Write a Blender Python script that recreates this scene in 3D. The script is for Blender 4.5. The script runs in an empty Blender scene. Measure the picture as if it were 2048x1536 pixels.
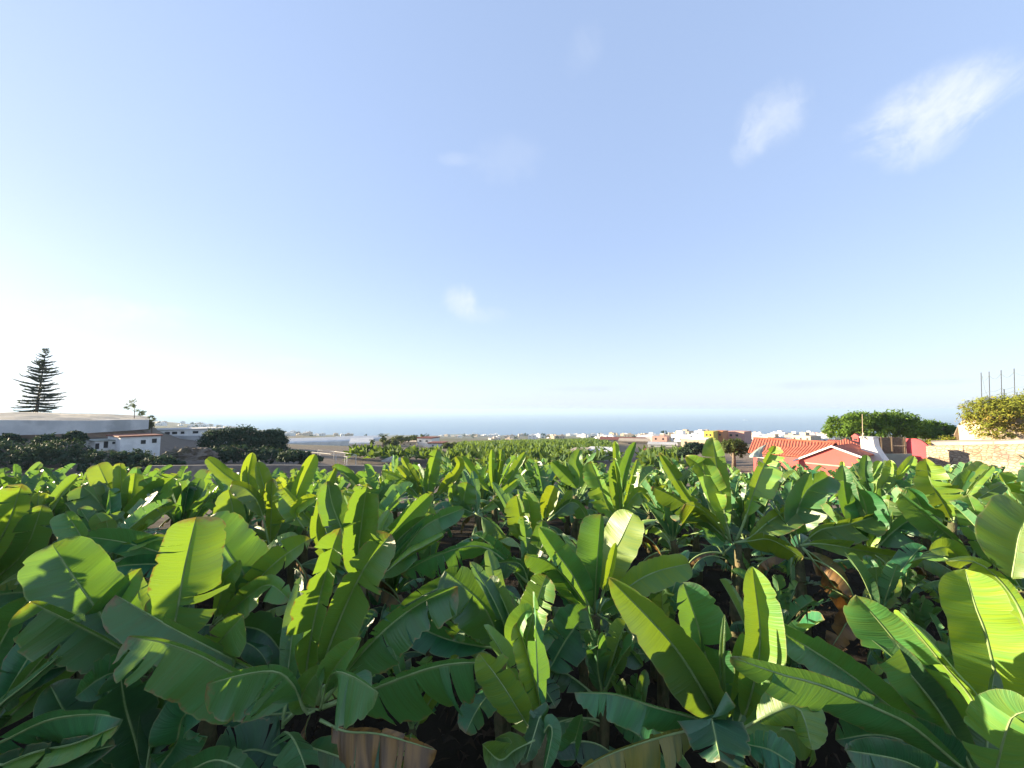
import bpy, math, random
from mathutils import Vector, Matrix, noise as mnoise

random.seed(7)
R = math.radians
scene = bpy.context.scene
COL = scene.collection

# ------------------------------------------------------------------ camera
F = 772.0                                   # focal length in photo pixels (2048 wide)
CAMZ = 5.1
PITCH = math.atan((820 - 768) / F)
cam_d = bpy.data.cameras.new('camera')
cam = bpy.data.objects.new('camera', cam_d)
COL.objects.link(cam)
cam.location = (0, 0, CAMZ)
cam.rotation_euler = (math.pi / 2 + PITCH, 0, 0)
cam_d.sensor_width = 36.0
cam_d.lens = 36.0 * F / 2048.0
cam_d.clip_start = 0.05
cam_d.clip_end = 120000
scene.camera = cam
CAM = Vector((0, 0, CAMZ))
FWD = Vector((0, math.cos(PITCH), math.sin(PITCH)))
UPV = Vector((0, -math.sin(PITCH), math.cos(PITCH)))
RGT = Vector((1, 0, 0))


def at(px, py, d):
    return CAM + FWD * d + RGT * ((px - 1024) / F * d) + UPV * ((768 - py) / F * d)


def proj(p):
    q = Vector(p) - CAM
    d = q.dot(FWD)
    return 1024 + q.dot(RGT) / d * F, 768 - q.dot(UPV) / d * F, d


# ------------------------------------------------------------------ helpers
def tag(o, label=None, cat=None, group=None, kind=None):
    if label: o['label'] = label
    if cat: o['category'] = cat
    if group: o['group'] = group
    if kind: o['kind'] = kind
    return o


def empty(name, loc, rz=0.0):
    o = bpy.data.objects.new(name, None)
    COL.objects.link(o)
    o.location = loc
    o.rotation_euler = (0, 0, rz)
    o.empty_display_size = 0.2
    return o


class MB:
    """collects shapes, builds ONE mesh object"""
    def __init__(self):
        self.v, self.f, self.m, self.uv = [], [], [], []

    def quad(self, a, b, c, d, m=0, uv=None):
        i = len(self.v)
        self.v += [tuple(a), tuple(b), tuple(c), tuple(d)]
        self.f.append((i, i + 1, i + 2, i + 3)); self.m.append(m)
        self.uv.append(uv or [(0, 0), (1, 0), (1, 1), (0, 1)])

    def poly(self, pts, m=0):
        i = len(self.v)
        self.v += [tuple(p) for p in pts]
        self.f.append(tuple(range(i, i + len(pts)))); self.m.append(m)
        self.uv.append([(0, 0)] * len(pts))

    def frame(self, o, ux, uy, uz, x0, x1, y0, y1, z0, z1, m=0):
        P = lambda x, y, z: o + ux * x + uy * y + uz * z
        c = [P(x0, y0, z0), P(x1, y0, z0), P(x1, y1, z0), P(x0, y1, z0),
             P(x0, y0, z1), P(x1, y0, z1), P(x1, y1, z1), P(x0, y1, z1)]
        for q in ((0, 3, 2, 1), (4, 5, 6, 7), (0, 1, 5, 4), (1, 2, 6, 5), (2, 3, 7, 6), (3, 0, 4, 7)):
            self.quad(*[c[k] for k in q], m=m)

    def prism(self, pts, off, m=0):
        """closed outline pts (front) extruded by off"""
        pts = [Vector(p) for p in pts]; off = Vector(off)
        b = [p + off for p in pts]
        self.poly(pts, m); self.poly(list(reversed(b)), m)
        n = len(pts)
        for i in range(n):
            j = (i + 1) % n
            self.quad(pts[j], pts[i], b[i], b[j], m)

    def tube(self, pts, radii, n=6, m=0):
        pts = [Vector(p) for p in pts]
        rings = []
        for i, p in enumerate(pts):
            t = (pts[min(i + 1, len(pts) - 1)] - pts[max(i - 1, 0)]).normalized()
            a = t.cross(Vector((0, 0, 1)) if abs(t.z) < .9 else Vector((1, 0, 0))).normalized()
            b = t.cross(a)
            r = radii[i] if hasattr(radii, '__len__') else radii
            k0 = len(self.v)
            for k in range(n):
                an = 2 * math.pi * k / n
                self.v.append(tuple(p + (a * math.cos(an) + b * math.sin(an)) * r))
            rings.append(k0)
        for i in range(len(rings) - 1):
            for k in range(n):
                k2 = (k + 1) % n
                self.f.append((rings[i] + k, rings[i] + k2, rings[i + 1] + k2, rings[i + 1] + k)); self.m.append(m)
                self.uv.append([(k / n, i), (k / n, i), (k / n, i + 1), (k / n, i + 1)])
        self.f.append(tuple(rings[-1] + k for k in range(n))); self.m.append(m); self.uv.append([(0, 0)] * n)
        self.f.append(tuple(rings[0] + k for k in reversed(range(n)))); self.m.append(m); self.uv.append([(0, 0)] * n)

    def mesh(self, name, mats, smooth=False):
        me = bpy.data.meshes.new(name)
        me.from_pydata(self.v, [], self.f)
        uvl = me.uv_layers.new(name='UVMap')
        flat = [c for u in self.uv for p in u for c in p]
        uvl.data.foreach_set('uv', flat)
        for m in (mats if isinstance(mats, (list, tuple)) else [mats]):
            me.materials.append(m)
        me.polygons.foreach_set('material_index', self.m)
        if smooth:
            me.polygons.foreach_set('use_smooth', [True] * len(self.f))
        me.update()
        return me

    def build(self, name, mats, parent=None, smooth=False):
        me = self.mesh(name, mats, smooth)
        return link(name, me, parent)


def link(name, me, parent=None):
    o = bpy.data.objects.new(name, me)
    COL.objects.link(o)
    if parent is not None:
        o.parent = parent
        o.matrix_parent_inverse = Matrix.Translation(-parent.location) if parent.rotation_euler.z == 0 else \
            parent.matrix_basis.inverted()
    return o


# ------------------------------------------------------------------ materials
def newmat(name):
    m = bpy.data.materials.new(name)
    m.use_nodes = True
    m.node_tree.nodes.clear()
    return m, m.node_tree.nodes, m.node_tree.links


def solve_x(o, ux, px, y=None, uy=None, z=0.0):
    """local x at which the line o + ux*x (+ uy*y) shows at column px"""
    q = o + (uy * y if uy is not None else Vector((0, 0, 0))) + Vector((0, 0, z)) - CAM
    k = px - 1024
    return (k * q.dot(FWD) - F * q.dot(RGT)) / (F * ux.dot(RGT) - k * ux.dot(FWD))


def solve_z(p, py):
    """height above p that shows at row py"""
    q = Vector(p) - CAM; k = 768 - py
    return (k * q.dot(FWD) - F * q.dot(UPV)) / (F * UPV.z - k * FWD.z)


class NT:
    def __init__(self, tree):
        self.n, self.l = tree.nodes, tree.links

    def node(self, t, **kw):
        nd = self.n.new(t)
        for k, v in kw.items():
            setattr(nd, k, v)
        return nd

    def val(self, sock, x):
        if isinstance(x, bpy.types.NodeSocket):
            self.l.new(x, sock)
        elif x is not None:
            sock.default_value = x

    def math(self, op, a, b=None, c=None, clamp=False):
        nd = self.node('ShaderNodeMath', operation=op, use_clamp=clamp)
        for i, x in enumerate((a, b, c)):
            if x is not None: self.val(nd.inputs[i], x)
        return nd.outputs[0]

    def vmath(self, op, a, b=None):
        nd = self.node('ShaderNodeVectorMath', operation=op)
        self.val(nd.inputs[0], a)
        if b is not None: self.val(nd.inputs[1], b)
        return nd

    def mix(self, f, a, b, blend='MIX'):
        nd = self.node('ShaderNodeMix', data_type='RGBA', blend_type=blend)
        self.val(nd.inputs[0], f)
        self.val(nd.inputs[6], a if not isinstance(a, tuple) or len(a) == 4 else (*a, 1))
        self.val(nd.inputs[7], b if not isinstance(b, tuple) or len(b) == 4 else (*b, 1))
        return nd.outputs[2]

    def smooth(self, x, a, b):
        nd = self.node('ShaderNodeMapRange', interpolation_type='SMOOTHSTEP')
        self.val(nd.inputs[0], x); self.val(nd.inputs[1], a); self.val(nd.inputs[2], b)
        return nd.outputs[0]

    def noise(self, vec, scale, detail=3, rough=.55, dist=0):
        nd = self.node('ShaderNodeTexNoise')
        if vec is not None: self.l.new(vec, nd.inputs['Vector'])
        nd.inputs['Scale'].default_value = scale
        nd.inputs['Detail'].default_value = detail
        nd.inputs['Roughness'].default_value = rough
        nd.inputs['Distortion'].default_value = dist
        return nd.outputs[0]


def surf(name, c1, c2, scale=3.0, rough=.85, bump=.0, bscale=None, c3=None, spec=.3, coord='Object'):
    """plain procedural surface: two or three tones over noise, with bump"""
    m, n, l = newmat(name); t = NT(m.node_tree)
    tc = t.node('ShaderNodeTexCoord').outputs[coord]
    f = t.smooth(t.noise(tc, scale, 5, .6), .35, .65)
    col = t.mix(f, c1, c2)
    if c3:
        col = t.mix(t.smooth(t.noise(tc, scale * .37, 4, .65), .52, .68), col, c3)
    b = t.node('ShaderNodeBsdfPrincipled')
    l.new(col, b.inputs['Base Color'])
    b.inputs['Roughness'].default_value = rough
    b.inputs['Specular IOR Level'].default_value = spec
    if bump:
        bp = t.node('ShaderNodeBump'); bp.inputs['Strength'].default_value = bump
        bp.inputs['Distance'].default_value = .05
        l.new(t.noise(tc, bscale or scale * 4, 5, .65), bp.inputs['Height'])
        l.new(bp.outputs[0], b.inputs['Normal'])
    o = t.node('ShaderNodeOutputMaterial'); l.new(b.outputs[0], o.inputs[0])
    return m


def leaf_material():
    m, n, l = newmat('banana_leaf'); t = NT(m.node_tree)
    uv = t.node('ShaderNodeUVMap').outputs[0]
    sx = t.node('ShaderNodeSeparateXYZ'); l.new(uv, sx.inputs[0])
    u, v = sx.outputs[0], sx.outputs[1]
    oi = t.node('ShaderNodeObjectInfo')
    # a merged stand of plants carries the same per-leaf values in an attribute
    lv = t.node('ShaderNodeAttribute', attribute_name='leaf_values')
    lw = t.node('ShaderNodeAttribute', attribute_name='leaf_random')
    has = t.math('GREATER_THAN', lw.outputs['Fac'], 0.0)
    rnd = t.math('ADD', t.math('MULTIPLY', oi.outputs['Random'], t.math('SUBTRACT', 1.0, has)), lw.outputs['Fac'])
    oc = t.node('ShaderNodeSeparateColor'); l.new(t.mix(has, oi.outputs['Color'], lv.outputs['Color']), oc.inputs[0])
    yel, dry, brn = oc.outputs[0], oc.outputs[1], oc.outputs[2]
    a = t.math('ABSOLUTE', t.math('SUBTRACT', t.math('MULTIPLY', u, 2.0), 1.0))   # 0 midrib .. 1 margin
    # lookup vector differing per leaf
    cb = t.node('ShaderNodeCombineXYZ')
    l.new(u, cb.inputs[0]); l.new(t.math('MULTIPLY', v, 3.2), cb.inputs[1]); l.new(t.math('MULTIPLY', rnd, 57.0), cb.inputs[2])
    vec = cb.outputs[0]
    big = t.noise(vec, 1.6, 3, .55)
    fine = t.noise(vec, 22, 4, .6)
    # veins run out from the midrib: stretched noise along v
    cv = t.node('ShaderNodeCombineXYZ')
    l.new(t.math('MULTIPLY', u, 1.2), cv.inputs[0])
    l.new(t.math('MULTIPLY', t.math('ADD', v, t.math('MULTIPLY', a, -.035)), 95.0), cv.inputs[1])
    l.new(t.math('MULTIPLY', rnd, 31.0), cv.inputs[2])
    vein = t.noise(cv.outputs[0], 1.0, 2, .5)
    cv2 = t.node('ShaderNodeCombineXYZ')
    l.new(t.math('MULTIPLY', u, .8), cv2.inputs[0])
    l.new(t.math('MULTIPLY', t.math('ADD', v, t.math('MULTIPLY', a, -.035)), 13.0), cv2.inputs[1])
    l.new(t.math('MULTIPLY', rnd, 17.0), cv2.inputs[2])
    band = t.noise(cv2.outputs[0], 1.0, 2, .5)
    geo = t.node('ShaderNodeNewGeometry')
    up = t.mix(big, (.005, .058, .032), (.016, .104, .042))
    up = t.mix(t.math('MULTIPLY', yel, .8), up, (.27, .38, .012))
    under = t.mix(big, (.060, .160, .085), (.120, .235, .115))
    under = t.mix(t.math('MULTIPLY', yel, .6), under, (.24, .31, .05))
    col = t.mix(geo.outputs['Backfacing'], up, under)
    col = t.mix(t.math('MULTIPLY', t.smooth(vein, .35, .65), .5), col, t.mix(.6, col, (.045, .23, .075)))
    col = t.mix(t.math('MULTIPLY', t.smooth(band, .45, .7), .4), col, (.03, .19, .06))
    hue = t.node('ShaderNodeHueSaturation')
    l.new(col, hue.inputs['Color'])
    l.new(t.math('MULTIPLY_ADD', rnd, .9, .5), hue.inputs['Value'])
    hue.inputs['Saturation'].default_value = 1.0
    col = hue.outputs[0]
    col = t.mix(t.math('MULTIPLY', t.smooth(a, .075, .02), .8), col, (.16, .25, .09))
    # margin and tip wear
    wob = t.math('MULTIPLY', t.math('SUBTRACT', t.noise(vec, 7, 4, .65), .5), .55)
    edge = t.smooth(t.math('ADD', a, wob), .93, 1.06)
    tip = t.smooth(t.math('ADD', v, t.math('MULTIPLY', wob, .35)), .93, 1.02)
    wear = t.math('MULTIPLY', t.math('MAXIMUM', edge, tip), dry, clamp=True)
    spots = t.math('MULTIPLY', t.smooth(fine, .66, .74), t.math('MULTIPLY', dry, .55))
    wear = t.math('MAXIMUM', wear, spots)
    drycol = t.mix(fine, (.30, .20, .07), (.16, .085, .035))
    col = t.mix(t.math('MULTIPLY', t.smooth(a, .955, .985), .55), col, (.20, .26, .10))
    col = t.mix(wear, col, drycol)
    deadc = t.mix(t.smooth(band, .35, .65), (.27, .145, .035), (.10, .055, .018))
    col = t.mix(t.math('MULTIPLY', brn, t.smooth(t.math('ADD', big, t.math('MULTIPLY', brn, .8)), .55, .85)), col, deadc)
    b = t.node('ShaderNodeBsdfPrincipled')
    l.new(col, b.inputs['Base Color'])
    l.new(t.math('MULTIPLY_ADD', big, .25, .32), b.inputs['Roughness'])
    b.inputs['Specular IOR Level'].default_value = .6
    b.inputs['Coat Weight'].default_value = .25
    b.inputs['Coat Roughness'].default_value = .42
    bp = t.node('ShaderNodeBump'); bp.inputs['Strength'].default_value = .55; bp.inputs['Distance'].default_value = .016
    l.new(t.math('ADD', t.math('MULTIPLY', vein, .6), t.math('MULTIPLY', band, 1.4)), bp.inputs['Height'])
    l.new(bp.outputs[0], b.inputs['Normal'])
    tr = t.node('ShaderNodeBsdfTranslucent')
    tcol = t.mix(t.math('MULTIPLY', t.smooth(vein, .3, .7), .35), (.30, .60, .05), (.18, .42, .035))
    tcol = t.mix(t.math('MULTIPLY', yel, .7), tcol, (.74, .82, .015))
    tcol = t.mix(wear, tcol, (.32, .17, .03))
    tcol = t.mix(brn, tcol, (.20, .09, .02))
    l.new(tcol, tr.inputs[0])
    l.new(bp.outputs[0], tr.inputs['Normal'])
    mx = t.node('ShaderNodeMixShader'); mx.inputs[0].default_value = .19
    l.new(b.outputs[0], mx.inputs[1]); l.new(tr.outputs[0], mx.inputs[2])
    o = t.node('ShaderNodeOutputMaterial'); l.new(mx.outputs[0], o.inputs[0])
    return m


def foliage_material(name, dark, light, warm=None, trans=.3, tcol=(.2, .3, .02)):
    m, n, l = newmat(name); t = NT(m.node_tree)
    uv = t.node('ShaderNodeUVMap').outputs[0]
    sx = t.node('ShaderNodeSeparateXYZ'); l.new(uv, sx.inputs[0])
    geo = t.node('ShaderNodeNewGeometry')
    col = t.mix(sx.outputs[0], dark, light)
    if warm:
        col = t.mix(t.smooth(sx.outputs[1], .45, .95), col, warm)
    b = t.node('ShaderNodeBsdfPrincipled'); l.new(col, b.inputs['Base Color'])
    b.inputs['Roughness'].default_value = .7
    b.inputs['Specular IOR Level'].default_value = .2
    tr = t.node('ShaderNodeBsdfTranslucent')
    l.new(t.mix(sx.outputs[0], tuple(c * .6 for c in tcol), tcol), tr.inputs[0])
    mx = t.node('ShaderNodeMixShader'); mx.inputs[0].default_value = trans
    l.new(b.outputs[0], mx.inputs[1]); l.new(tr.outputs[0], mx.inputs[2])
    o = t.node('ShaderNodeOutputMaterial'); l.new(mx.outputs[0], o.inputs[0])
    return m


M = {}
M['leaf'] = leaf_material()
M['midrib'] = surf('midrib_green', (.19, .29, .10), (.27, .36, .15), 6, .5, spec=.4)
M['stem'] = surf('pseudostem_sheath', (.07, .085, .035), (.15, .12, .06), 5, .8, .4, 30, (.035, .028, .02))
M['deadrib'] = surf('dead_rib', (.14, .09, .045), (.07, .045, .03), 8, .8)
M['soil'] = surf('damp_soil', (.030, .022, .016), (.065, .045, .03), 1.5, .95, .6, 12)
M['white'] = surf('white_paint', (.80, .79, .76), (.68, .67, .64), 1.5, .8, .1, 20)
M['cream'] = surf('cream_render', (.52, .43, .32), (.42, .34, .25), .8, .85, .2, 14)
M['concrete'] = surf('weathered_concrete', (.62, .61, .59), (.50, .50, .49), .5, .9, .3, 9, (.38, .38, .37))
M['rock'] = surf('rough_earth_bank', (.12, .10, .08), (.20, .165, .125), .9, .95, 1.0, 5, (.07, .075, .045))
M['drygrass'] = surf('dry_grass_bank', (.40, .37, .32), (.30, .28, .24), .9, .95, .9, 7, (.46, .43, .38))
M['dark'] = surf('dark_opening', (.02, .022, .025), (.035, .035, .035), 2, .6)
M['rust'] = surf('rust_red_roof', (.24, .07, .045), (.16, .05, .035), 2, .8, .2)
M['pink'] = surf('pink_render', (.50, .105, .10), (.42, .095, .085), .7, .85, .15, 16)
M['pinkred'] = surf('pink_red_render', (.52, .075, .095), (.44, .065, .075), .7, .85, .15, 16)
M['brownwood'] = surf('weathered_wood', (.14, .105, .075), (.20, .15, .10), 3, .85, .3, 25)
M['greyrender'] = surf('grey_green_render', (.34, .35, .29), (.27, .29, .25), .9, .9, .2)
M['grey'] = surf('painted_steel', (.05, .06, .075), (.08, .09, .10), 4, .5)
M['yellow'] = surf('yellow_render', (.58, .46, .08), (.52, .41, .07), 1, .85)
M['orange'] = surf('ochre_render', (.58, .25, .11), (.48, .2, .09), 1, .85)
M['palepink'] = surf('pale_pink_render', (.55, .32, .27), (.48, .28, .24), 1, .85)
M['trunk'] = surf('bark', (.12, .09, .065), (.2, .16, .12), 4, .9, .5, 20)
M['net'] = surf('green_net_wire', (.12, .16, .15), (.16, .2, .19), 4, .7)
M['plastic'] = surf('white_greenhouse_film', (.72, .70, .66), (.6, .59, .56), .4, .6)
M['hull'] = surf('ship_white', (.85, .85, .84), (.8, .8, .8), 1, .5)

M['f_dark'] = foliage_material('dark_shrub_leaves', (.020, .046, .032), (.055, .095, .050), trans=.15, tcol=(.08, .14, .02))
M['f_ficus'] = foliage_material('broad_tree_leaves', (.045, .105, .016), (.14, .24, .03), trans=.35, tcol=(.3, .42, .03))
M['f_pine'] = foliage_material('pine_needles', (.04, .055, .042), (.08, .10, .07), trans=.15)
M['f_olive'] = foliage_material('olive_tree_leaves', (.035, .06, .018), (.10, .13, .03), trans=.25, tcol=(.2, .24, .03))
M['f_yellow'] = foliage_material('yellow_bush_leaves', (.10, .135, .018), (.27, .30, .035), warm=(.28, .21, .045), trans=.25, tcol=(.4, .34, .04))
M['f_banana'] = foliage_material('far_banana_leaves', (.032, .08, .028), (.115, .18, .045), trans=.28, tcol=(.24, .36, .03))
M['f_dry'] = foliage_material('wispy_dry_leaves', (.06, .075, .035), (.16, .15, .08), trans=.2)


def rooftile(name):
    m, n, l = newmat(name); t = NT(m.node_tree)
    uv = t.node('ShaderNodeUVMap').outputs[0]
    sx = t.node('ShaderNodeSeparateXYZ'); l.new(uv, sx.inputs[0])
    w = t.math('SINE', t.math('MULTIPLY', sx.outputs[0], 2 * math.pi))
    r = t.math('SINE', t.math('MULTIPLY', sx.outputs[1], 2 * math.pi))
    ns = t.smooth(t.noise(uv, .55, 6, .7), .35, .65)
    col = t.mix(ns, (.40, .085, .045), (.47, .14, .085))
    col = t.mix(t.math('MULTIPLY', t.smooth(w, -.4, -.98), t.math('MULTIPLY_ADD', t.noise(uv, .25, 3), .7, .05)), col, (.20, .05, .03))
    b = t.node('ShaderNodeBsdfPrincipled'); l.new(col, b.inputs['Base Color']); b.inputs['Roughness'].default_value = .85
    bp = t.node('ShaderNodeBump'); bp.inputs['Strength'].default_value = .45; bp.inputs['Distance'].default_value = .06
    l.new(t.math('ADD', w, t.math('MULTIPLY', r, .2)), bp.inputs['Height']); l.new(bp.outputs[0], b.inputs['Normal'])
    o = t.node('ShaderNodeOutputMaterial'); l.new(b.outputs[0], o.inputs[0])
    return m


M['tile'] = rooftile('clay_roof_tiles')


def rubble(name):
    m, n, l = newmat(name); t = NT(m.node_tree)
    tc = t.node('ShaderNodeTexCoord').outputs['Object']
    mp = t.node('ShaderNodeMapping'); l.new(tc, mp.inputs[0]); mp.inputs['Scale'].default_value = (1, 1, 1.7)
    vo = t.node('ShaderNodeTexVoronoi'); l.new(mp.outputs[0], vo.inputs[0]); vo.inputs['Scale'].default_value = 2.6
    vd = t.node('ShaderNodeTexVoronoi', feature='DISTANCE_TO_EDGE'); l.new(mp.outputs[0], vd.inputs[0]); vd.inputs['Scale'].default_value = 2.6
    sc = t.node('ShaderNodeSeparateColor'); l.new(vo.outputs['Color'], sc.inputs[0])
    col = t.mix(sc.outputs[0], (.22, .165, .11), (.42, .33, .235))
    pl = t.smooth(t.noise(tc, .55, 4, .6), .44, .56)
    col = t.mix(pl, col, t.mix(t.noise(tc, 3, 4), (.46, .36, .26), (.36, .28, .205)))
    col = t.mix(t.math('MULTIPLY', t.smooth(t.noise(tc, .33, 4, .6), .58, .66), .8), col, (.46, .15, .13))
    col = t.mix(t.math('MULTIPLY', t.smooth(vd.outputs[0], .06, .0), .6), col, (.10, .075, .055))
    b = t.node('ShaderNodeBsdfPrincipled'); l.new(col, b.inputs['Base Color']); b.inputs['Roughness'].default_value = .95
    bp = t.node('ShaderNodeBump'); bp.inputs['Strength'].default_value = .9; bp.inputs['Distance'].default_value = .07
    l.new(t.math('ADD', t.smooth(vd.outputs[0], 0, .18), t.noise(tc, 12, 5)), bp.inputs['Height']); l.new(bp.outputs[0], b.inputs['Normal'])
    o = t.node('ShaderNodeOutputMaterial'); l.new(b.outputs[0], o.inputs[0])
    return m


M['rubble'] = rubble('plastered_rubble')

# ------------------------------------------------------------------ terrain
PROFILE = {   # u = x / y : list of (distance, ground z)
    -1.40: [(0, 0), (14, 0), (26, -1.2), (34, -1.2), (40, .2), (44, 1.6), (46, 1.9), (51, 4.0), (90, 4.4), (140, 2), (300, -12), (700, -25), (1300, -30), (2000, -110), (2600, -158), (4000, -172)],
    -0.96: [(0, 0), (14, 0), (26, -1.2), (34, -1.3), (40, -.6), (48, .4), (55, 1.0), (61, 3.4), (75, 3.4), (85, 1.0), (140, -2), (300, -12), (700, -24), (1300, -33), (2000, -115), (2600, -158), (4000, -172)],
    -0.88: [(0, 0), (14, 0), (26, -1.2), (34, -1.5), (45, -1.2), (60, -.8), (78, .2), (90, .2), (140, -3), (300, -13), (700, -26), (1300, -37), (2000, -118), (2600, -158), (4000, -172)],
    -0.60: [(0, 0), (14, 0), (26, -1.3), (34, -1.8), (45, -2.2), (60, -2.2), (90, -3), (150, -7.0), (300, -18), (700, -43), (1200, -64), (1500, -78), (2200, -150), (2600, -158), (4000, -172)],
    -0.42: [(0, 0), (14, 0), (26, -1.4), (34, -1.9), (45, -2.6), (60, -2.9), (75, -3.2), (110, -5), (150, -8), (300, -19), (700, -45), (1300, -86), (1900, -130), (2300, -157), (2600, -160), (4000, -172)],
    -0.10: [(0, 0), (14, 0), (26, -1.5), (34, -2.2), (45, -3), (60, -3.3), (75, -4.1), (130, -7.5), (200, -12), (330, -21), (600, -41), (1000, -66), (1600, -103), (2400, -155), (2700, -161), (4000, -172)],
    0.45: [(0, 0), (14, 0), (26, -1.5), (34, -2.0), (45, -2.6), (60, -3.0), (75, -4.0), (130, -7.5), (200, -12), (330, -21), (600, -38), (1000, -63), (1600, -100), (2400, -155), (2700, -161), (4000, -172)],
    0.95: [(0, 0), (14, 0), (26, -1.2), (34, -1.2), (45, -1.2), (60, -1.4), (75, -2.0), (130, -6), (200, -11), (330, -20), (600, -36), (1000, -60), (1600, -98), (2400, -155), (2700, -161), (4000, -172)],
    1.12: [(0, 0), (14, 0), (26, -1.0), (30, -.8), (34, -.4), (38, .6), (44, 1.2), (75, 1), (130, -4), (200, -9), (330, -18), (600, -35), (1000, -60), (1600, -98), (2400, -155), (2700, -161), (4000, -172)],
    1.60: [(0, 0), (14, 0), (26, -.6), (30, -.6), (34, .6), (38, 1.6), (44, 2.6), (75, 2.4), (130, 1), (200, -5), (330, -15), (600, -35), (1000, -60), (1600, -98), (2400, -155), (2700, -161), (4000, -172)],
}
UKEYS = sorted(PROFILE)


def pl(tab, d):
    for i in range(len(tab) - 1):
        if d <= tab[i + 1][0]:
            a, b = tab[i], tab[i + 1]
            f = max(0, (d - a[0]) / (b[0] - a[0]))
            return a[1] + (b[1] - a[1]) * f
    return tab[-1][1]


def ground(x, y):
    r = math.hypot(x, y)
    ph = math.atan2(x, y)
    ph = max(-R(58), min(R(58), ph))
    d, u = r * math.cos(ph), math.tan(ph)
    u = max(UKEYS[0], min(UKEYS[-1], u))
    for i in range(len(UKEYS) - 1):
        if u <= UKEYS[i + 1]:
            a, b = UKEYS[i], UKEYS[i + 1]
            f = (u - a) / (b - a)
            z = pl(PROFILE[a], d) * (1 - f) + pl(PROFILE[b], d) * f
            break
    if r > 60:
        k = min(1, (r - 60) / 400)
        z += k * 5 * (mnoise.noise(Vector((x / 160, y / 160, 3.3)))) + k * 1.6 * mnoise.noise(Vector((x / 40, y / 40, 9.1)))
    return z


def terrain_mat():
    m, n, l = newmat('terrain_earth'); t = NT(m.node_tree)
    g = t.node('ShaderNodeNewGeometry').outputs['Position']
    big = t.noise(g, .011, 5, .6)
    mid = t.noise(g, .07, 5, .65)
    fine = t.noise(g, 1.3, 5, .65)
    earth = t.mix(fine, (.13, .105, .085), (.22, .18, .145))
    scrub = t.mix(mid, (.075, .095, .045), (.19, .18, .10))
    sx = t.node('ShaderNodeSeparateXYZ'); l.new(g, sx.inputs[0])
    r = t.vmath('LENGTH', g).outputs['Value']
    far = t.smooth(r, 70, 160)
    pat = t.smooth(big, .42, .58)
    col = t.mix(t.math('MULTIPLY', far, t.math('MULTIPLY_ADD', pat, .6, .35)), earth, scrub)
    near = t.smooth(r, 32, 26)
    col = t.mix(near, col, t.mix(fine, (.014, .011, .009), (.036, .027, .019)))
    b = t.node('ShaderNodeBsdfPrincipled'); l.new(col, b.inputs['Base Color']); b.inputs['Roughness'].default_value = .95
    b.inputs['Specular IOR Level'].default_value = .15
    bp = t.node('ShaderNodeBump'); bp.inputs['Strength'].default_value = .8; bp.inputs['Distance'].default_value = .12
    fur = t.math('SINE', t.math('MULTIPLY', t.math('ADD', sx.outputs[1], t.math('MULTIPLY', sx.outputs[0], .35)), 5.0))
    l.new(t.math('ADD', fine, t.math('MULTIPLY', fur, .35)), bp.inputs['Height']); l.new(bp.outputs[0], b.inputs['Normal'])
    o = t.node('ShaderNodeOutputMaterial'); l.new(b.outputs[0], o.inputs[0])
    return m


def build_terrain():
    rs = [.8]
    while rs[-1] < 4300:
        rs.append(rs[-1] * (1.085 if rs[-1] > 8 else 1.25))
    na = 240
    mb = MB()
    mb.v.append((0, 0, 0))
    for r in rs:
        for k in range(na):
            ph = 2 * math.pi * k / na
            x, y = r * math.sin(ph), r * math.cos(ph)
            mb.v.append((x, y, ground(x, y)))
    for k in range(na):
        mb.f.append((0, 1 + (k + 1) % na, 1 + k))
    for i in range(len(rs) - 1):
        for k in range(na):
            a = 1 + i * na + k; b = 1 + i * na + (k + 1) % na
            mb.f.append((a, b, b + na, a + na))
    mb.m = [0] * len(mb.f)
    mb.uv = [[(0, 0)] * len(f) for f in mb.f]
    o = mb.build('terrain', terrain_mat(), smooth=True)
    tag(o, 'sloping farmland falling away to the coast below the plantation', 'ground', kind='structure')


build_terrain()


def sea_mat():
    m, n, l = newmat('sea_water'); t = NT(m.node_tree)
    g = t.node('ShaderNodeNewGeometry').outputs['Position']
    b = t.node('ShaderNodeBsdfPrincipled')
    l.new(t.mix(t.noise(g, .0012, 4, .6), (.045, .13, .26), (.06, .155, .30)), b.inputs['Base Color'])
    b.inputs['Roughness'].default_value = .38
    b.inputs['IOR'].default_value = 1.33
    bp = t.node('ShaderNodeBump'); bp.inputs['Strength'].default_value = .5; bp.inputs['Distance'].default_value = 1.0
    l.new(t.noise(g, .05, 5, .6), bp.inputs['Height']); l.new(bp.outputs[0], b.inputs['Normal'])
    o = t.node('ShaderNodeOutputMaterial'); l.new(b.outputs[0], o.inputs[0])
    return m


mb = MB()
mb.v.append((0, 0, -158))
NS = 96
for r in (1500, 6000, 45000):
    for k in range(NS):
        mb.v.append((r * math.sin(2 * math.pi * k / NS), r * math.cos(2 * math.pi * k / NS), -158))
for k in range(NS): mb.f.append((0, 1 + (k + 1) % NS, 1 + k))
for i in range(2):
    for k in range(NS):
        a, b = 1 + i * NS + k, 1 + i * NS + (k + 1) % NS
        mb.f.append((a, b, b + NS, a + NS))
mb.m = [0] * len(mb.f); mb.uv = [[(0, 0)] * len(f) for f in mb.f]
tag(mb.build('sea', sea_mat()), 'pale blue hazy sea reaching to the horizon', 'sea', kind='structure')

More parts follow.
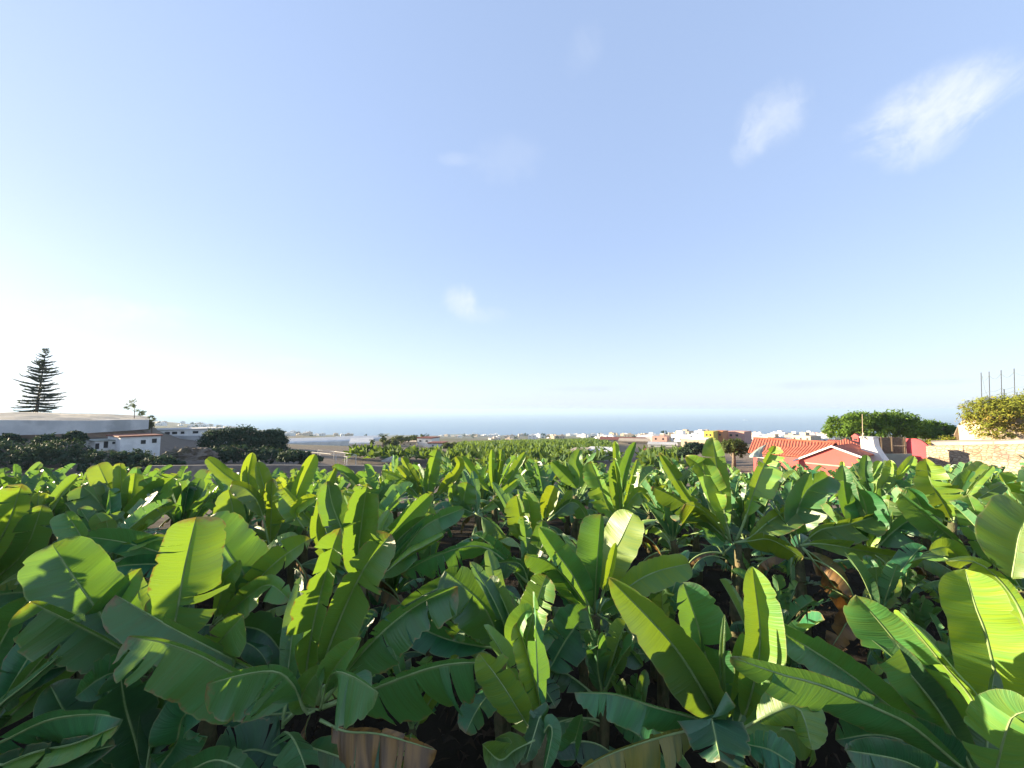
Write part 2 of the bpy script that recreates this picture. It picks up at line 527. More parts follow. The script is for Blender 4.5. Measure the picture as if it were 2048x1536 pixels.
# ------------------------------------------------------------------ haze
def build_haze():
    mb = MB()
    mb.frame(Vector((0, 0, 0)), Vector((1, 0, 0)), Vector((0, 1, 0)), Vector((0, 0, 1)), -46000, 46000, -46000, 46000, -174, 30)
    m, n, l = newmat('haze_air'); t = NT(m.node_tree)
    v = t.node('ShaderNodeVolumePrincipled')
    v.inputs['Color'].default_value = HAZE_COL
    v.inputs['Density'].default_value = HAZE_DENS
    v.inputs['Anisotropy'].default_value = HAZE_ANI
    o = t.node('ShaderNodeOutputMaterial'); l.new(v.outputs[0], o.inputs['Volume'])
    ob = mb.build('haze', m)
    tag(ob, 'pale haze over the coast and the sea', 'haze', kind='stuff')


HAZE_COL = (.48, .65, .86, 1)
HAZE_DENS = 1.7e-4
HAZE_ANI = .1
build_haze()

# ------------------------------------------------------------------ banana leaves
def catmull(pts, t):
    n = len(pts) - 1
    x = min(max(t, 0), 1) * n
    i = min(int(x), n - 1); f = x - i
    p0 = pts[i - 1] if i > 0 else pts[i] * 2 - pts[i + 1]
    p1, p2 = pts[i], pts[i + 1]
    p3 = pts[i + 2] if i + 2 <= n else pts[i + 1] * 2 - pts[i]
    return 0.5 * ((2 * p1) + (p2 - p0) * f + (2 * p0 - 5 * p1 + 4 * p2 - p3) * f * f + (3 * p1 - p0 - 3 * p2 + p3) * f ** 3)


def resample(pts, n=80):
    raw = [catmull(pts, i / n) for i in range(n + 1)]
    acc = [0.0]
    for i in range(n):
        acc.append(acc[-1] + (raw[i + 1] - raw[i]).length)
    L = acc[-1] or 1e-6

    def f(s):
        s = min(max(s, 0), 1) * L
        lo, hi = 0, n
        while hi - lo > 1:
            md = (lo + hi) // 2
            if acc[md] <= s: lo = md
            else: hi = md
        k = (s - acc[lo]) / max(acc[hi] - acc[lo], 1e-9)
        return raw[lo].lerp(raw[hi], k)
    return f, L


def profile(t, blunt, peak=.36):
    if t < peak:
        a = (1 - (1 - t / peak) ** 2) ** .68
    else:
        a = max(0.0, 1 - ((t - peak) / (1 - peak)) ** blunt) ** .58
        a *= 1 - .16 * ((t - peak) / (1 - peak))
    return a


def leaf_mesh(name, pts, wl, wr, aL, aR, ref, pet=.12, blunt=4.0, tears=2, curl=(0, 0), N=26, Mc=5,
              seed=0, rag=.05, ripple=.04, rib=.017, twist=0.0, tiproll=0.0, rolled=False):
    """one banana leaf: tapering midrib with a blade on either side, torn along its side veins.
    ref(p, T) gives the left side vector and the face normal of the blade"""
    rg = random.Random(seed)
    f, L = resample(pts)
    mb = MB()
    rows = []
    for k in range(N + 1):
        tb = 1 - (1 - k / N) ** 1.25
        rows.append(tb)
    C, T, LV, FV = [], [], [], []
    for tb in rows:
        s = pet + (1 - pet) * tb
        p = f(s)
        tg = (f(min(s + .02, 1)) - f(max(s - .02, 0))).normalized()
        lv, fv = ref(p, tg)
        if twist:
            tw = twist * tb
            lv, fv = lv * math.cos(tw) + fv * math.sin(tw), fv * math.cos(tw) - lv * math.sin(tw)
        C.append(p); T.append(tg); LV.append(lv); FV.append(fv)
    phase = rg.random() * 6.28
    peak = rg.uniform(.34, .58)
    freq = rg.uniform(2.2, 4.5)
    for side, w0, a0, cu in ((1, wl, aL, curl[0]), (-1, wr, aR, curl[1])):
        if w0 <= 0: continue
        cuts = sorted(rg.sample(range(max(2, N // 6), N - 1), min(tears, max(0, N - 3 - N // 6)))) if tears else []
        bounds = [0] + cuts + [N]
        no = rg.random() * 50
        notch = [1 - rag * 1.3 * abs(mnoise.noise(Vector((k * .45, no, 0)))) - (rag * 2.4 * rg.random() if rg.random() < .12 else 0) for k in range(N + 1)]
        sph = rg.random() * 6.28
        for b0, b1 in zip(bounds[:-1], bounds[1:]):
            da = rg.gauss(0, .19) if tears else 0
            dsl = rg.gauss(0, .06) if tears else 0
            sc = 1 - (rg.random() ** 2) * (.16 if tears else 0)
            base = len(mb.v)
            nrow = b1 - b0 + 1
            uvs = []
            for i in range(b0, b1 + 1):
                tb = rows[i]
                w = w0 * profile(tb, blunt, peak) * sc * (notch[i] if 0 < i < N else 1)
                # strips narrow a little towards the margin, so a torn seam opens as a V
                gap = 0.0
                if i == b0 and b0 > 0: gap = 1
                if i == b1 and b1 < N: gap = -1
                a = a0 + da
                ta = tb * tiproll
                p = C[i].copy()
                for j in range(Mc + 1):
                    sj = j / Mc
                    if j:
                        th = a + (cu + ta) * (sj - .5 / Mc)
                        d = LV[i] * (side * math.cos(th)) + FV[i] * math.sin(th)
                        p = p + d * (w / Mc)
                    rip = ripple * w0 * sj * sj * math.sin(6.283 * freq * tb + phase + side + sph)
                    q = p + FV[i] * rip + T[i] * (w * (.14 + dsl) * sj * sj + gap * .045 * w0 * sj ** 1.5 * rg.uniform(.6, 1.6))
                    mb.v.append(tuple(q))
                    uvs.append((.5 + side * .5 * sj, tb))
            for i in range(nrow - 1):
                for j in range(Mc):
                    a_, b_ = base + i * (Mc + 1) + j, base + (i + 1) * (Mc + 1) + j
                    q = (a_, a_ + 1, b_ + 1, b_) if side < 0 else (a_, b_, b_ + 1, a_ + 1)
                    mb.f.append(q); mb.m.append(0)
                    mb.uv.append([uvs[k - base] for k in q])
    # midrib and petiole
    mp, mr = [], []
    for k in range(17):
        s = k / 16
        p = f(s * .985)
        i = min(range(N + 1), key=lambda q: abs(pet + (1 - pet) * rows[q] - s))
        mp.append(p)
        mr.append(rib * (1 - s) ** .6 * (1.0 if s > pet else 1.25) + .0022)
    mb.tube(mp, mr, 6, 1)
    return mb.mesh(name, [M['leaf'], M['midrib']], True)


def ref_cam(p, T):
    V = (p - CAM).normalized()
    l = T.cross(V)
    if l.length < .12:
        l = T.cross(Vector((.3, 1, -.5)).normalized())
    l.normalize()
    return l, T.cross(l).normalized()


def ref_up(p, T):
    l = Vector((0, 0, 1)).cross(T)
    if l.length < .05:
        l = Vector((-1, 0, 0))
    l.normalize()
    return l, T.cross(l).normalized()


LEAFN = [0]
HSC = .94


def add_leaf(plant, d, path, wl, wr, aL=18, aR=18, dt=0.0, dm=None, pet=.12, blunt=4.0, tears=2, curl=(0, 0), tone=(.1, .5, 0),
             rag=.06, ripple=.05, tiproll=0.0, twist=0.0, name='leaf', N=34, Mc=6, seed=None):
    """path runs from the plant's crown to the leaf tip; wl, wr are the widths the two halves show"""
    LEAFN[0] += 1
    sd = LEAFN[0] * 13 if seed is None else seed
    rq = random.Random(sd + 5)
    fold = lambda a: a + rq.uniform(14, 32) if 0 <= a < 40 else a - rq.uniform(4, 14) if -40 < a < 0 else a
    aL, aR = fold(aL), fold(aR)
    if tears: tears += rq.choice((0, 1, 2))
    wl, wr = wl * HSC, wr * HSC
    curl = (curl[0] + rq.uniform(-.5, .25), curl[1] + rq.uniform(-.5, .25)) if abs(curl[0]) < 1 else curl
    n = len(path) - 1
    pts, ln, acc = [], 0, [0]
    for i in range(n):
        ln += math.hypot(path[i + 1][0] - path[i][0], path[i + 1][1] - path[i][1]); acc.append(ln)
    for i, (x, y) in enumerate(path):
        f = acc[i] / ln
        dd = d + dt * f + (4 * (dm or 0) * f * (1 - f))
        pts.append(at(x, y, dd))
    da = d + dt * .5 + (dm or 0)
    W = lambda w, a: w * da / F / max(.18, math.cos(R(a)))
    me = leaf_mesh(name, pts, W(wl, aL), W(wr, aR), R(aL), R(aR), ref_cam, pet, blunt, tears, curl, N, Mc, sd, rag, ripple,
                   rib=.016 * min(1.3, ln * d / F / 1.7), tiproll=tiproll, twist=twist)
    o = link(name, me, plant)
    o.color = (tone[0], tone[1], tone[2], 1)
    return o


def stem_mesh(h, r, seed, lean=(0, 0)):
    rg = random.Random(seed)
    mb = MB()
    pts, rad = [], []
    for k in range(9):
        f = k / 8
        pts.append((lean[0] * f + .02 * rg.gauss(0, 1) * (0 < k < 8), lean[1] * f + .02 * rg.gauss(0, 1) * (0 < k < 8), h * f))
        rad.append(r * (1.15 - .5 * f) * rg.uniform(.94, 1.06))
    mb.tube(pts, rad, 10, 0)
    # overlapping old leaf sheaths clasping the stem
    for s in range(7):
        an = s * 2.4 + rg.random(); z0 = h * rg.uniform(.05, .55); z1 = min(h * 1.02, z0 + h * rg.uniform(.3, .5))
        p = []
        for k in range(5):
            f = k / 4; z = z0 + (z1 - z0) * f
            rr = r * (1.2 - .5 * z / h) + .012
            p.append([Vector((lean[0] * z / h + math.cos(an + o) * rr, lean[1] * z / h + math.sin(an + o) * rr, z)) for o in (-.55 * (1 - f * .6), 0, .55 * (1 - f * .6))])
        for k in range(4):
            for q in range(2):
                mb.quad(p[k][q], p[k][q + 1], p[k + 1][q + 1], p[k + 1][q], 0)
    return mb.mesh('pseudostem', [M['stem']], True)


def local_leaf(seed, L, w, e0, droop, fold, curl, tears, blunt, twist, N, Mc, ripple=.05, roll=0.0):
    """a leaf in plant space: starts at the origin, leans towards +Y"""
    rg = random.Random(seed)
    pts = []
    p = Vector((0, 0, 0)); e = e0
    side = rg.gauss(0, .10)
    for k in range(9):
        pts.append(p.copy())
        d = Vector((side * k / 8, math.cos(e), math.sin(e))).normalized()
        p = p + d * (L / 8)
        e -= droop / 8 * (.5 + k / 8)
    def ref(p_, T):
        l, f = ref_up(p_, T)
        return l * math.cos(roll) + f * math.sin(roll), f * math.cos(roll) - l * math.sin(roll)
    return leaf_mesh('leaf', pts, w * rg.uniform(.9, 1.1), w * rg.uniform(.9, 1.1), fold + rg.gauss(0, .12), fold + rg.gauss(0, .12), ref,
                     pet=rg.uniform(.10, .17), blunt=blunt, tears=tears, curl=(curl, curl * rg.uniform(.5, 1.3)), N=N, Mc=Mc,
                     seed=seed, rag=.07, ripple=ripple, twist=twist)


class Lib: pass


LIB = Lib()
rgl = random.Random(11)
LIB.up, LIB.mid, LIB.low, LIB.dead, LIB.stem = [], [], [], [], []
for i in range(14):
    LIB.up.append(local_leaf(100 + i, rgl.uniform(1.25, 1.8), rgl.uniform(.20, .29), R(rgl.uniform(64, 90)), R(rgl.uniform(3, 40)), R(rgl.uniform(15, 62)),
                             R(rgl.uniform(-30, 30)), rgl.choice((0, 2, 3, 5, 7)), rgl.choice((3.2, 5, 8, 12)), rgl.gauss(0, .6), 18, 4, roll=rgl.gauss(0, .7)))
for i in range(14):
    LIB.mid.append(local_leaf(200 + i, rgl.uniform(1.5, 2.0), rgl.uniform(.19, .27), R(rgl.uniform(52, 78)), R(rgl.uniform(10, 55)), R(rgl.uniform(-25, 60)),
                              R(rgl.uniform(-50, 30)), rgl.choice((2, 4, 6, 8)), rgl.choice((3, 4, 6, 10)), rgl.gauss(0, .7), 18, 4, roll=rgl.gauss(0, .55)))
for i in range(10):
    LIB.low.append(local_leaf(300 + i, rgl.uniform(1.5, 2.0), rgl.uniform(.26, .33), R(rgl.uniform(15, 42)), R(rgl.uniform(60, 120)), R(rgl.uniform(-50, 0)),
                              R(rgl.uniform(-60, 0)), rgl.choice((2, 4, 6, 8)), rgl.choice((3, 4, 6)), rgl.gauss(0, .3), 18, 4))
for i in range(5):
    LIB.dead.append(local_leaf(400 + i, rgl.uniform(1.1, 1.5), rgl.uniform(.14, .2), R(rgl.uniform(-5, 20)), R(rgl.uniform(110, 150)), R(rgl.uniform(-70, -40)),
                               R(rgl.uniform(-60, -20)), 5, 3.0, rgl.gauss(0, .8), 14, 3, ripple=.14))
for i in range(6):
    LIB.stem.append(stem_mesh(1.0, .115, 500 + i))

rgp = random.Random(5)


def lib_leaf(plant, me, z, az, scale, tone, name='leaf', tilt=0.0):
    o = bpy.data.objects.new(name, me)
    COL.objects.link(o)
    o.parent = plant
    o.location = (0, 0, z)
    o.rotation_euler = (tilt, 0, az)
    o.scale = (scale, scale, scale)
    o.color = (*tone, 1)
    return o


def tone_rand(rg):
    return ((rg.uniform(.5, 1) if rg.random() < .16 else max(0, min(1, rg.gauss(.08, .16)))), rg.choice((0, .2, .6, 1)), 0)


def make_prototype(seed):
    """a whole plant built in place once; the rows are copies of these"""
    rg = random.Random(seed)
    pl_ = empty('banana_plant', (0, 0, 0))
    h = rg.uniform(1.5, 1.85)
    s = bpy.data.objects.new('pseudostem', rg.choice(LIB.stem)); COL.objects.link(s); s.parent = pl_; s.scale = (1, 1, h)
    az = rg.random() * 6.28
    n = rg.choice((9, 10, 11))
    for k in range(3):      # a skirt of older leaves hanging about the stem
        lib_leaf(pl_, rg.choice(LIB.low), h * rg.uniform(.55, .8), rg.random() * 6.28, rg.uniform(.7, .9), (rg.random() * .4, 1, rg.choice((0, 0, .4, .9))), tilt=rg.gauss(-.2, .15))
    for k in range(n):
        az += 2.4 + rg.gauss(0, .3)
        f = k / (n - 1)
        lib = LIB.up if f < .62 else LIB.mid if f < .82 else LIB.low
        lib_leaf(pl_, rg.choice(lib), h - .05 - .12 * f, az, rg.uniform(.85, 1.12), tone_rand(rg), tilt=rg.gauss(0, .09))
    if rg.random() < .7:
        lib_leaf(pl_, rg.choice(LIB.dead), h - .25, az + 1.3, 1.0, (.2, 1, rg.uniform(.7, 1)), name='dead_leaf')
    return pl_


PROTO = [make_prototype(40 + i) for i in range(12)]
PROTO_USED = [False] * len(PROTO)


def kids(o):
    return [c for c in o.children]


KIDS = [kids(p) for p in PROTO]


def place_plant(x, y, i, rz, sc, label, group):
    z = ground(x, y) - .03
    if not PROTO_USED[i]:
        o = PROTO[i]; PROTO_USED[i] = True
    else:
        o = PROTO[i].copy(); COL.objects.link(o)
        for c in KIDS[i]:
            d = c.copy(); COL.objects.link(d); d.parent = o
            if c.name.startswith('leaf'):
                d.color = (*tone_rand(rgp), 1)
    o.location = (x, y, z); o.rotation_euler = (0, 0, rz); o.scale = (sc, sc, sc)
    tag(o, label, 'banana plant', group)
    return o


# ---- plants whose leaves the photograph shows one by one
HERO = []


def hero(px, py, d, label, lean_px=None, extra=4, dead=0, up=0):
    c = at(px, py, d)
    g = ground(c.x, c.y)
    gx, gy = c.x, c.y
    if lean_px:
        q = at(px + lean_px, py, d); gx = q.x
    pl_ = empty('banana_plant', (gx, gy, g - .03))
    tag(pl_, label, 'banana plant', 'banana plants of the front rows')
    h = max(.5, c.z - g)
    st = link('pseudostem', stem_mesh(h, .115, int(px) + 3, (c.x - gx, c.y - gy)), None)
    st.parent = pl_
    rg = random.Random(int(px * 3 + py))
    for k in range(extra):      # lower leaves round the far side
        lib_leaf(pl_, rg.choice(LIB.mid if k % 2 == 0 else LIB.low), h - .12 - .06 * k, (rg.uniform(-1.5, 1.5) if k < 3 else rg.uniform(1.2, 5.0)), rg.uniform(.75, .95) if k < 3 else rg.uniform(.6, .75), tone_rand(rg))
        pl_.children[-1].location.x = c.x - gx
    for k in range(up):
        lib_leaf(pl_, rg.choice(LIB.up), h - .05, rg.uniform(-1.2, 1.2), rg.uniform(.7, .9), tone_rand(rg))
    for k in range(dead):
        lib_leaf(pl_, rg.choice(LIB.dead), h - .2, rg.uniform(0, 6.28), 1.0, (.2, 1, 1), name='dead_leaf')
    HERO.append((c.x, c.y, d))
    return pl_


def LF(p, d, path, wl, wr, **k):
    return add_leaf(p, d, path, wl, wr, **k)


G_ = dict
# A: broad leaf plant at the left
p = hero(300, 1345, 5.0, 'banana plant at left with a very broad square tipped leaf beside an orange edged one')
LF(p, 5.0, [(300, 1345), (215, 1245), (155, 1165), (104, 1088)], 66, 52, aL=10, aR=22, blunt=9, tears=0, dt=-.3, pet=.1, tone=(.05, .3, 0))
LF(p, 5.1, [(310, 1345), (347, 1255), (368, 1140), (392, 1034)], 46, 58, aL=25, aR=35, blunt=14, tears=1, dt=.2, tone=(.35, .9, 0), pet=.2)
LF(p, 4.9, [(300, 1340), (245, 1298), (160, 1252), (60, 1203)], 74, 8, aL=-12, aR=72, blunt=7, tears=1, dt=-.7, tone=(.2, .7, 0), curl=(.35, 0))
LF(p, 4.9, [(320, 1350), (395, 1330), (440, 1282), (489, 1228)], 32, 52, aL=15, aR=30, blunt=6, tears=2, dt=-.3, tone=(.3, .6, 0), rag=.12)
LF(p, 5.3, [(300, 1345), (262, 1330), (250, 1290), (262, 1210)], 26, 20, blunt=7, tears=0, dt=.3, tone=(.5, .3, 0))
LF(p, 5.2, [(305, 1345), (300, 1305), (318, 1260), (356, 1208)], 26, 8, aL=30, aR=60, blunt=6, tears=1, tone=(.75, .8, .15), dt=.1)
LF(p, 4.8, [(295, 1355), (235, 1345), (195, 1360), (150, 1395)], 42, 34, aL=15, aR=20, tears=1, dt=-.6, tone=(.1, .3, 0))
# Z: bottom left corner
p = hero(-60, 1500, 4.2, 'banana plant half out of the bottom left corner with a rolled tube shaped leaf')
LF(p, 4.7, [(-60, 1500), (70, 1385), (170, 1265), (283, 1136)], 22, 34, aL=48, aR=20, blunt=7, tears=0, dt=.25, tone=(.25, .6, 0))
LF(p, 4.25, [(-60, 1490), (-10, 1420), (50, 1370), (112, 1318)], 30, 20, aL=-20, aR=-45, curl=(-3.3, -2.5), blunt=16, tears=0, tone=(.15, .3, 0), Mc=9, dt=-.1)
LF(p, 4.1, [(-60, 1510), (0, 1485), (96, 1440), (190, 1428), (243, 1438)], 6, 88, aL=75, aR=-18, tears=2, blunt=4, dt=-.3, tone=(0, .3, 0))
LF(p, 3.9, [(-60, 1560), (60, 1508), (150, 1487), (238, 1450)], 5, 36, aL=70, aR=15, tears=1, blunt=3, dt=-.2, tone=(.5, .8, 0), rag=.1)
LF(p, 4.5, [(-60, 1490), (-30, 1380), (0, 1290), (62, 1190)], 40, 36, aL=20, aR=20, tears=1, blunt=5, dt=.3, tone=(0, .3, 0))
LF(p, 4.6, [(-60, 1480), (-20, 1400), (60, 1350), (140, 1330)], 26, 40, tears=1, dt=.2, tone=(0, .3, 0))
LF(p, 3.9, [(-60, 1520), (20, 1530), (110, 1520), (230, 1490)], 30, 70, aR=10, tears=2, dt=-.2, tone=(0, .5, 0))
# far left leaf
p = hero(-60, 1190, 7.2, 'banana plant cut by the left edge with a tall half sunlit leaf')
LF(p, 7.2, [(-60, 1190), (-20, 1120), (15, 1050), (44, 968)], 48, 30, aL=15, aR=20, blunt=7, tears=2, tone=(.4, .9, 0))
LF(p, 7.3, [(-60, 1190), (0, 1150), (50, 1100), (85, 1010)], 30, 34, blunt=6, tears=2, tone=(.2, .5, 0))
LF(p, 7.0, [(-60, 1195), (-10, 1190), (50, 1185), (120, 1200)], 30, 50, tears=2, dt=-.4)
# AA small leaf behind broad leaf
p = hero(185, 1130, 7.0, 'banana plant behind the broad leaf with long flat leaves and a curled lit edge', up=0)
LF(p, 7.0, [(185, 1130), (175, 1100), (155, 1060), (131, 1025)], 32, 10, aL=15, aR=60, blunt=7, tears=0, tone=(.3, .2, 0))
LF(p, 6.8, [(400, 1125), (328, 1107), (250, 1085), (172, 1073)], 26, 26, aL=-10, aR=30, blunt=4, tears=0, tone=(.0, .2, 0), dt=-.2)
LF(p, 6.7, [(370, 1085), (320, 1075), (270, 1090), (220, 1099)], 9, 9, aL=50, aR=50, blunt=3, tears=1, tone=(.7, .6, 0))
LF(p, 6.6, [(200, 1140), (260, 1130), (330, 1130), (400, 1150)], 20, 30, tears=1, tone=(0, .2, 0))
# B: the central left plant
p = hero(637, 1408, 4.5, 'large banana plant left of centre with two tall ribbed leaves and long torn drooping leaves', lean_px=-70, dead=1)
LF(p, 4.6, [(630, 1408), (612, 1365), (625, 1260), (661, 1112), (680, 1056)], 46, 30, aL=20, aR=28, blunt=5, tears=2, tone=(.25, 1, 0), rag=.12, pet=.16)
LF(p, 4.5, [(637, 1408), (650, 1316), (719, 1153), (782, 1068)], 36, 58, aL=30, aR=14, blunt=7, tears=2, tone=(.3, 1, 0), rag=.12, pet=.2)
LF(p, 4.4, [(645, 1408), (732, 1296), (828, 1214), (916, 1173)], 14, 66, aL=62, aR=8, blunt=9, tears=3, tone=(.05, 1, 0), rag=.16, dt=-.1, pet=.16)
LF(p, 4.3, [(645, 1415), (746, 1377), (855, 1337), (927, 1325), (1014, 1326)], 5, 104, aL=72, aR=-14, blunt=4, tears=5, tone=(.05, .9, 0), rag=.14, dt=-.2)
LF(p, 4.2, [(630, 1412), (480, 1351), (400, 1310), (328, 1285), (256, 1273)], 94, 5, aL=-10, aR=75, blunt=8, tears=4, tone=(.2, 1, 0), rag=.08, dt=-.4)
LF(p, 4.5, [(630, 1405), (520, 1345), (430, 1300), (330, 1248), (232, 1190)], 62, 8, aL=-5, aR=70, blunt=9, tears=1, tone=(.25, 1, 0), dt=0)
LF(p, 4.1, [(630, 1420), (612, 1425), (588, 1372), (555, 1344), (500, 1346), (413, 1368)], 84, 8, aL=-14, aR=60, blunt=5, tears=2, tone=(.1, .9, 0), dt=-.6, pet=.22)
LF(p, 4.2, [(640, 1420), (602, 1410), (615, 1370), (648, 1330)], 22, 30, aL=20, aR=40, blunt=4, tears=0, tone=(.35, .2, 0), dt=-.25)
LF(p, 4.15, [(640, 1415), (662, 1350), (690, 1310), (722, 1276)], 28, 26, aL=20, aR=30, blunt=3, tears=0, tone=(.3, .2, 0), dt=-.3, pet=.3)
LF(p, 4.0, [(640, 1420), (662, 1350), (700, 1350), (757, 1385)], 4, 92, aL=60, aR=-15, blunt=3, tears=1, tone=(.2, .3, 0), dt=-.5, pet=.2)
LF(p, 3.7, [(640, 1440), (690, 1462), (760, 1468), (872, 1500)], 8, 70, aL=50, aR=-10, blunt=5, tears=3, tone=(.2, 1, 1), dt=-.3, name='dead_leaf', rag=.2, ripple=.12)
LF(p, 4.6, [(625, 1420), (540, 1430), (450, 1425), (370, 1400)], 16, 78, aL=50, aR=-8, blunt=4, tears=3, tone=(0, .5, 0), dt=.1)
LF(p, 4.4, [(600, 1470), (560, 1510), (500, 1500), (420, 1530)], 30, 60, aL=10, aR=-5, blunt=4, tears=2, tone=(0, .5, 0), dt=-.2)
LF(p, 4.2, [(590, 1490), (640, 1500), (720, 1530), (800, 1570)], 40, 40, aL=20, aR=-10, blunt=4, tears=3, tone=(0, .8, .3), dt=-.2)
p = hero(290, 1560, 4.3, 'deep shaded banana plant low at the bottom left behind broad drooping leaves')
LF(p, 4.4, [(290, 1560), (270, 1480), (250, 1410), (240, 1340)], 52, 46, blunt=5, tears=1, tone=(0, .3, 0))
LF(p, 4.3, [(280, 1560), (200, 1500), (140, 1440), (100, 1370)], 46, 50, blunt=4, tears=2, tone=(0, .3, 0))
LF(p, 4.35, [(300, 1560), (350, 1490), (370, 1430), (440, 1390)], 44, 50, blunt=4, tears=1, tone=(0, .4, 0))
LF(p, 4.1, [(300, 1570), (380, 1540), (440, 1520), (520, 1560)], 30, 50, aR=-10, tears=2, tone=(.1, .4, 0), dt=-.2)
LF(p, 4.2, [(285, 1570), (230, 1560), (160, 1540), (90, 1560)], 40, 50, aR=-10, tears=2, tone=(.1, .4, 0), dt=-.2)
# C: leaf against the dark gap
p = hero(1009, 1302, 5.4, 'banana plant in the central dark gap with a broad deep green leaf leaning left')
LF(p, 5.4, [(1009, 1302), (970, 1217), (930, 1175), (890, 1142)], 62, 34, aL=10, aR=25, blunt=4, tears=1, tone=(.1, .2, 0), pet=.08)
LF(p, 5.5, [(1009, 1302), (1010, 1250), (1004, 1174)], 14, 28, aL=30, aR=30, tears=1, tone=(0, .2, 0))
LF(p, 5.6, [(1005, 1302), (960, 1262), (935, 1250), (905, 1275)], 18, 40, tears=5, tone=(.2, .9, 0))
LF(p, 5.6, [(1005, 1300), (900, 1280), (830, 1250), (770, 1220)], 35, 30, tears=2, tone=(0, .3, 0), dt=.5)
LF(p, 6.0, [(1000, 1300), (960, 1200), (900, 1170), (800, 1215)], 50, 20, tears=3, tone=(0, .5, 0), dt=.3)
p = hero(1060, 1190, 7.2, 'banana plant deep in the shaded centre with long dark drooping torn leaves')
LF(p, 7.2, [(1060, 1170), (970, 1095), (880, 1108), (800, 1148)], 56, 6, aL=-15, aR=60, tears=6, tone=(0, .9, 0), rag=.15)
LF(p, 7.0, [(1060, 1180), (1040, 1128), (980, 1128), (915, 1150)], 36, 6, aL=-15, aR=60, tears=4, tone=(0, .9, 0), rag=.15)
LF(p, 7.3, [(1060, 1190), (1055, 1150), (1080, 1090), (1085, 1040)], 26, 26, tears=1)
# D: plant in the centre with the glowing leaf
p = hero(1190, 1226, 6.0, 'central banana plant with one glowing yellow green rounded leaf among upright leaves')
LF(p, 5.9, [(1186, 1226), (1148, 1155), (1112, 1104), (1078, 1054)], 24, 32, aL=25, aR=15, blunt=6, tears=1, tone=(.15, .3, 0), pet=.06)
LF(p, 5.8, [(1184, 1226), (1131, 1156), (1092, 1121), (1050, 1110)], 46, 8, aL=-5, aR=60, blunt=4, tears=1, tone=(.1, .7, 0), pet=.06, dt=-.3)
LF(p, 6.05, [(1190, 1226), (1192, 1160), (1202, 1028)], 40, 8, aL=18, aR=65, blunt=9, tears=0, tone=(.0, .6, 0), pet=.1)
LF(p, 6.1, [(1196, 1226), (1222, 1120), (1244, 1074), (1266, 1026)], 40, 42, aL=-30, aR=4, blunt=6, tears=0, tone=(1, 0, 0), pet=.2, dt=.2)
LF(p, 5.9, [(1196, 1226), (1218, 1150), (1226, 1115), (1232, 1085)], 13, 8, aL=30, aR=60, blunt=5, tears=0, tone=(.6, 0, 0), pet=.3, dt=-.1)
LF(p, 6.0, [(1198, 1226), (1260, 1172), (1310, 1144), (1378, 1127)], 26, 36, aL=20, aR=4, blunt=8, tears=0, tone=(.9, .3, 0), pet=.14)
LF(p, 5.8, [(1186, 1228), (1164, 1238), (1132, 1280), (1098, 1340)], 46, 52, aL=8, aR=10, blunt=5, tears=2, tone=(0, .3, 0), dt=-.6, pet=.08)
LF(p, 5.8, [(1194, 1228), (1222, 1248), (1254, 1290), (1286, 1332)], 5, 46, aL=70, aR=5, blunt=5, tears=1, tone=(.1, .2, 0), dt=-.5, pet=.08)
LF(p, 5.9, [(1196, 1228), (1214, 1218), (1240, 1204), (1262, 1200)], 16, 18, tears=1, tone=(.2, .2, 0), dt=-.3)
# E: young plants bottom centre
p = hero(1046, 1315, 5.0, 'small banana plant at bottom centre left of the central one with a torn upright leaf')
LF(p, 5.0, [(1046, 1315), (1058, 1260), (1075, 1200), (1093, 1150)], 30, 34, aL=18, aR=18, blunt=9, tears=2, tone=(.45, .9, 0))
LF(p, 4.9, [(1046, 1315), (1030, 1262), (1048, 1225), (1066, 1222)], 22, 22, tears=0, tone=(.25, .2, 0), blunt=4, dt=-.2)
p = hero(1078, 1462, 4.1, 'young banana plant at bottom centre with an olive translucent folded leaf')
LF(p, 4.2, [(1082, 1462), (1083, 1425), (1055, 1312), (1032, 1244)], 30, 7, aL=18, aR=62, blunt=5, tears=2, tone=(.85, .5, 0), pet=.1)
LF(p, 4.0, [(1074, 1470), (1058, 1455), (1006, 1371), (958, 1306)], 48, 30, aL=-10, aR=30, blunt=3.4, tears=1, tone=(.7, .6, 0), pet=.03)
LF(p, 3.8, [(1080, 1470), (1082, 1440), (1080, 1432), (1068, 1470), (1052, 1520)], 24, 22, aL=-25, aR=-30, blunt=4, tears=0, tone=(.1, .2, 0), dt=-.3, pet=.2)
LF(p, 3.7, [(1080, 1480), (1098, 1450), (1104, 1470), (1088, 1545)], 20, 12, aL=-20, aR=-50, blunt=3, tears=0, tone=(.1, .2, 0), dt=-.2, pet=.2)
LF(p, 4.1, [(1090, 1475), (1130, 1520), (1150, 1480), (1164, 1428)], 26, 14, aL=20, aR=50, blunt=3, tears=0, tone=(.1, .2, 0), pet=.2)
LF(p, 3.6, [(1070, 1480), (1030, 1500), (1000, 1520), (965, 1490)], 24, 40, tears=1, tone=(.4, .2, 0), dt=-.2)
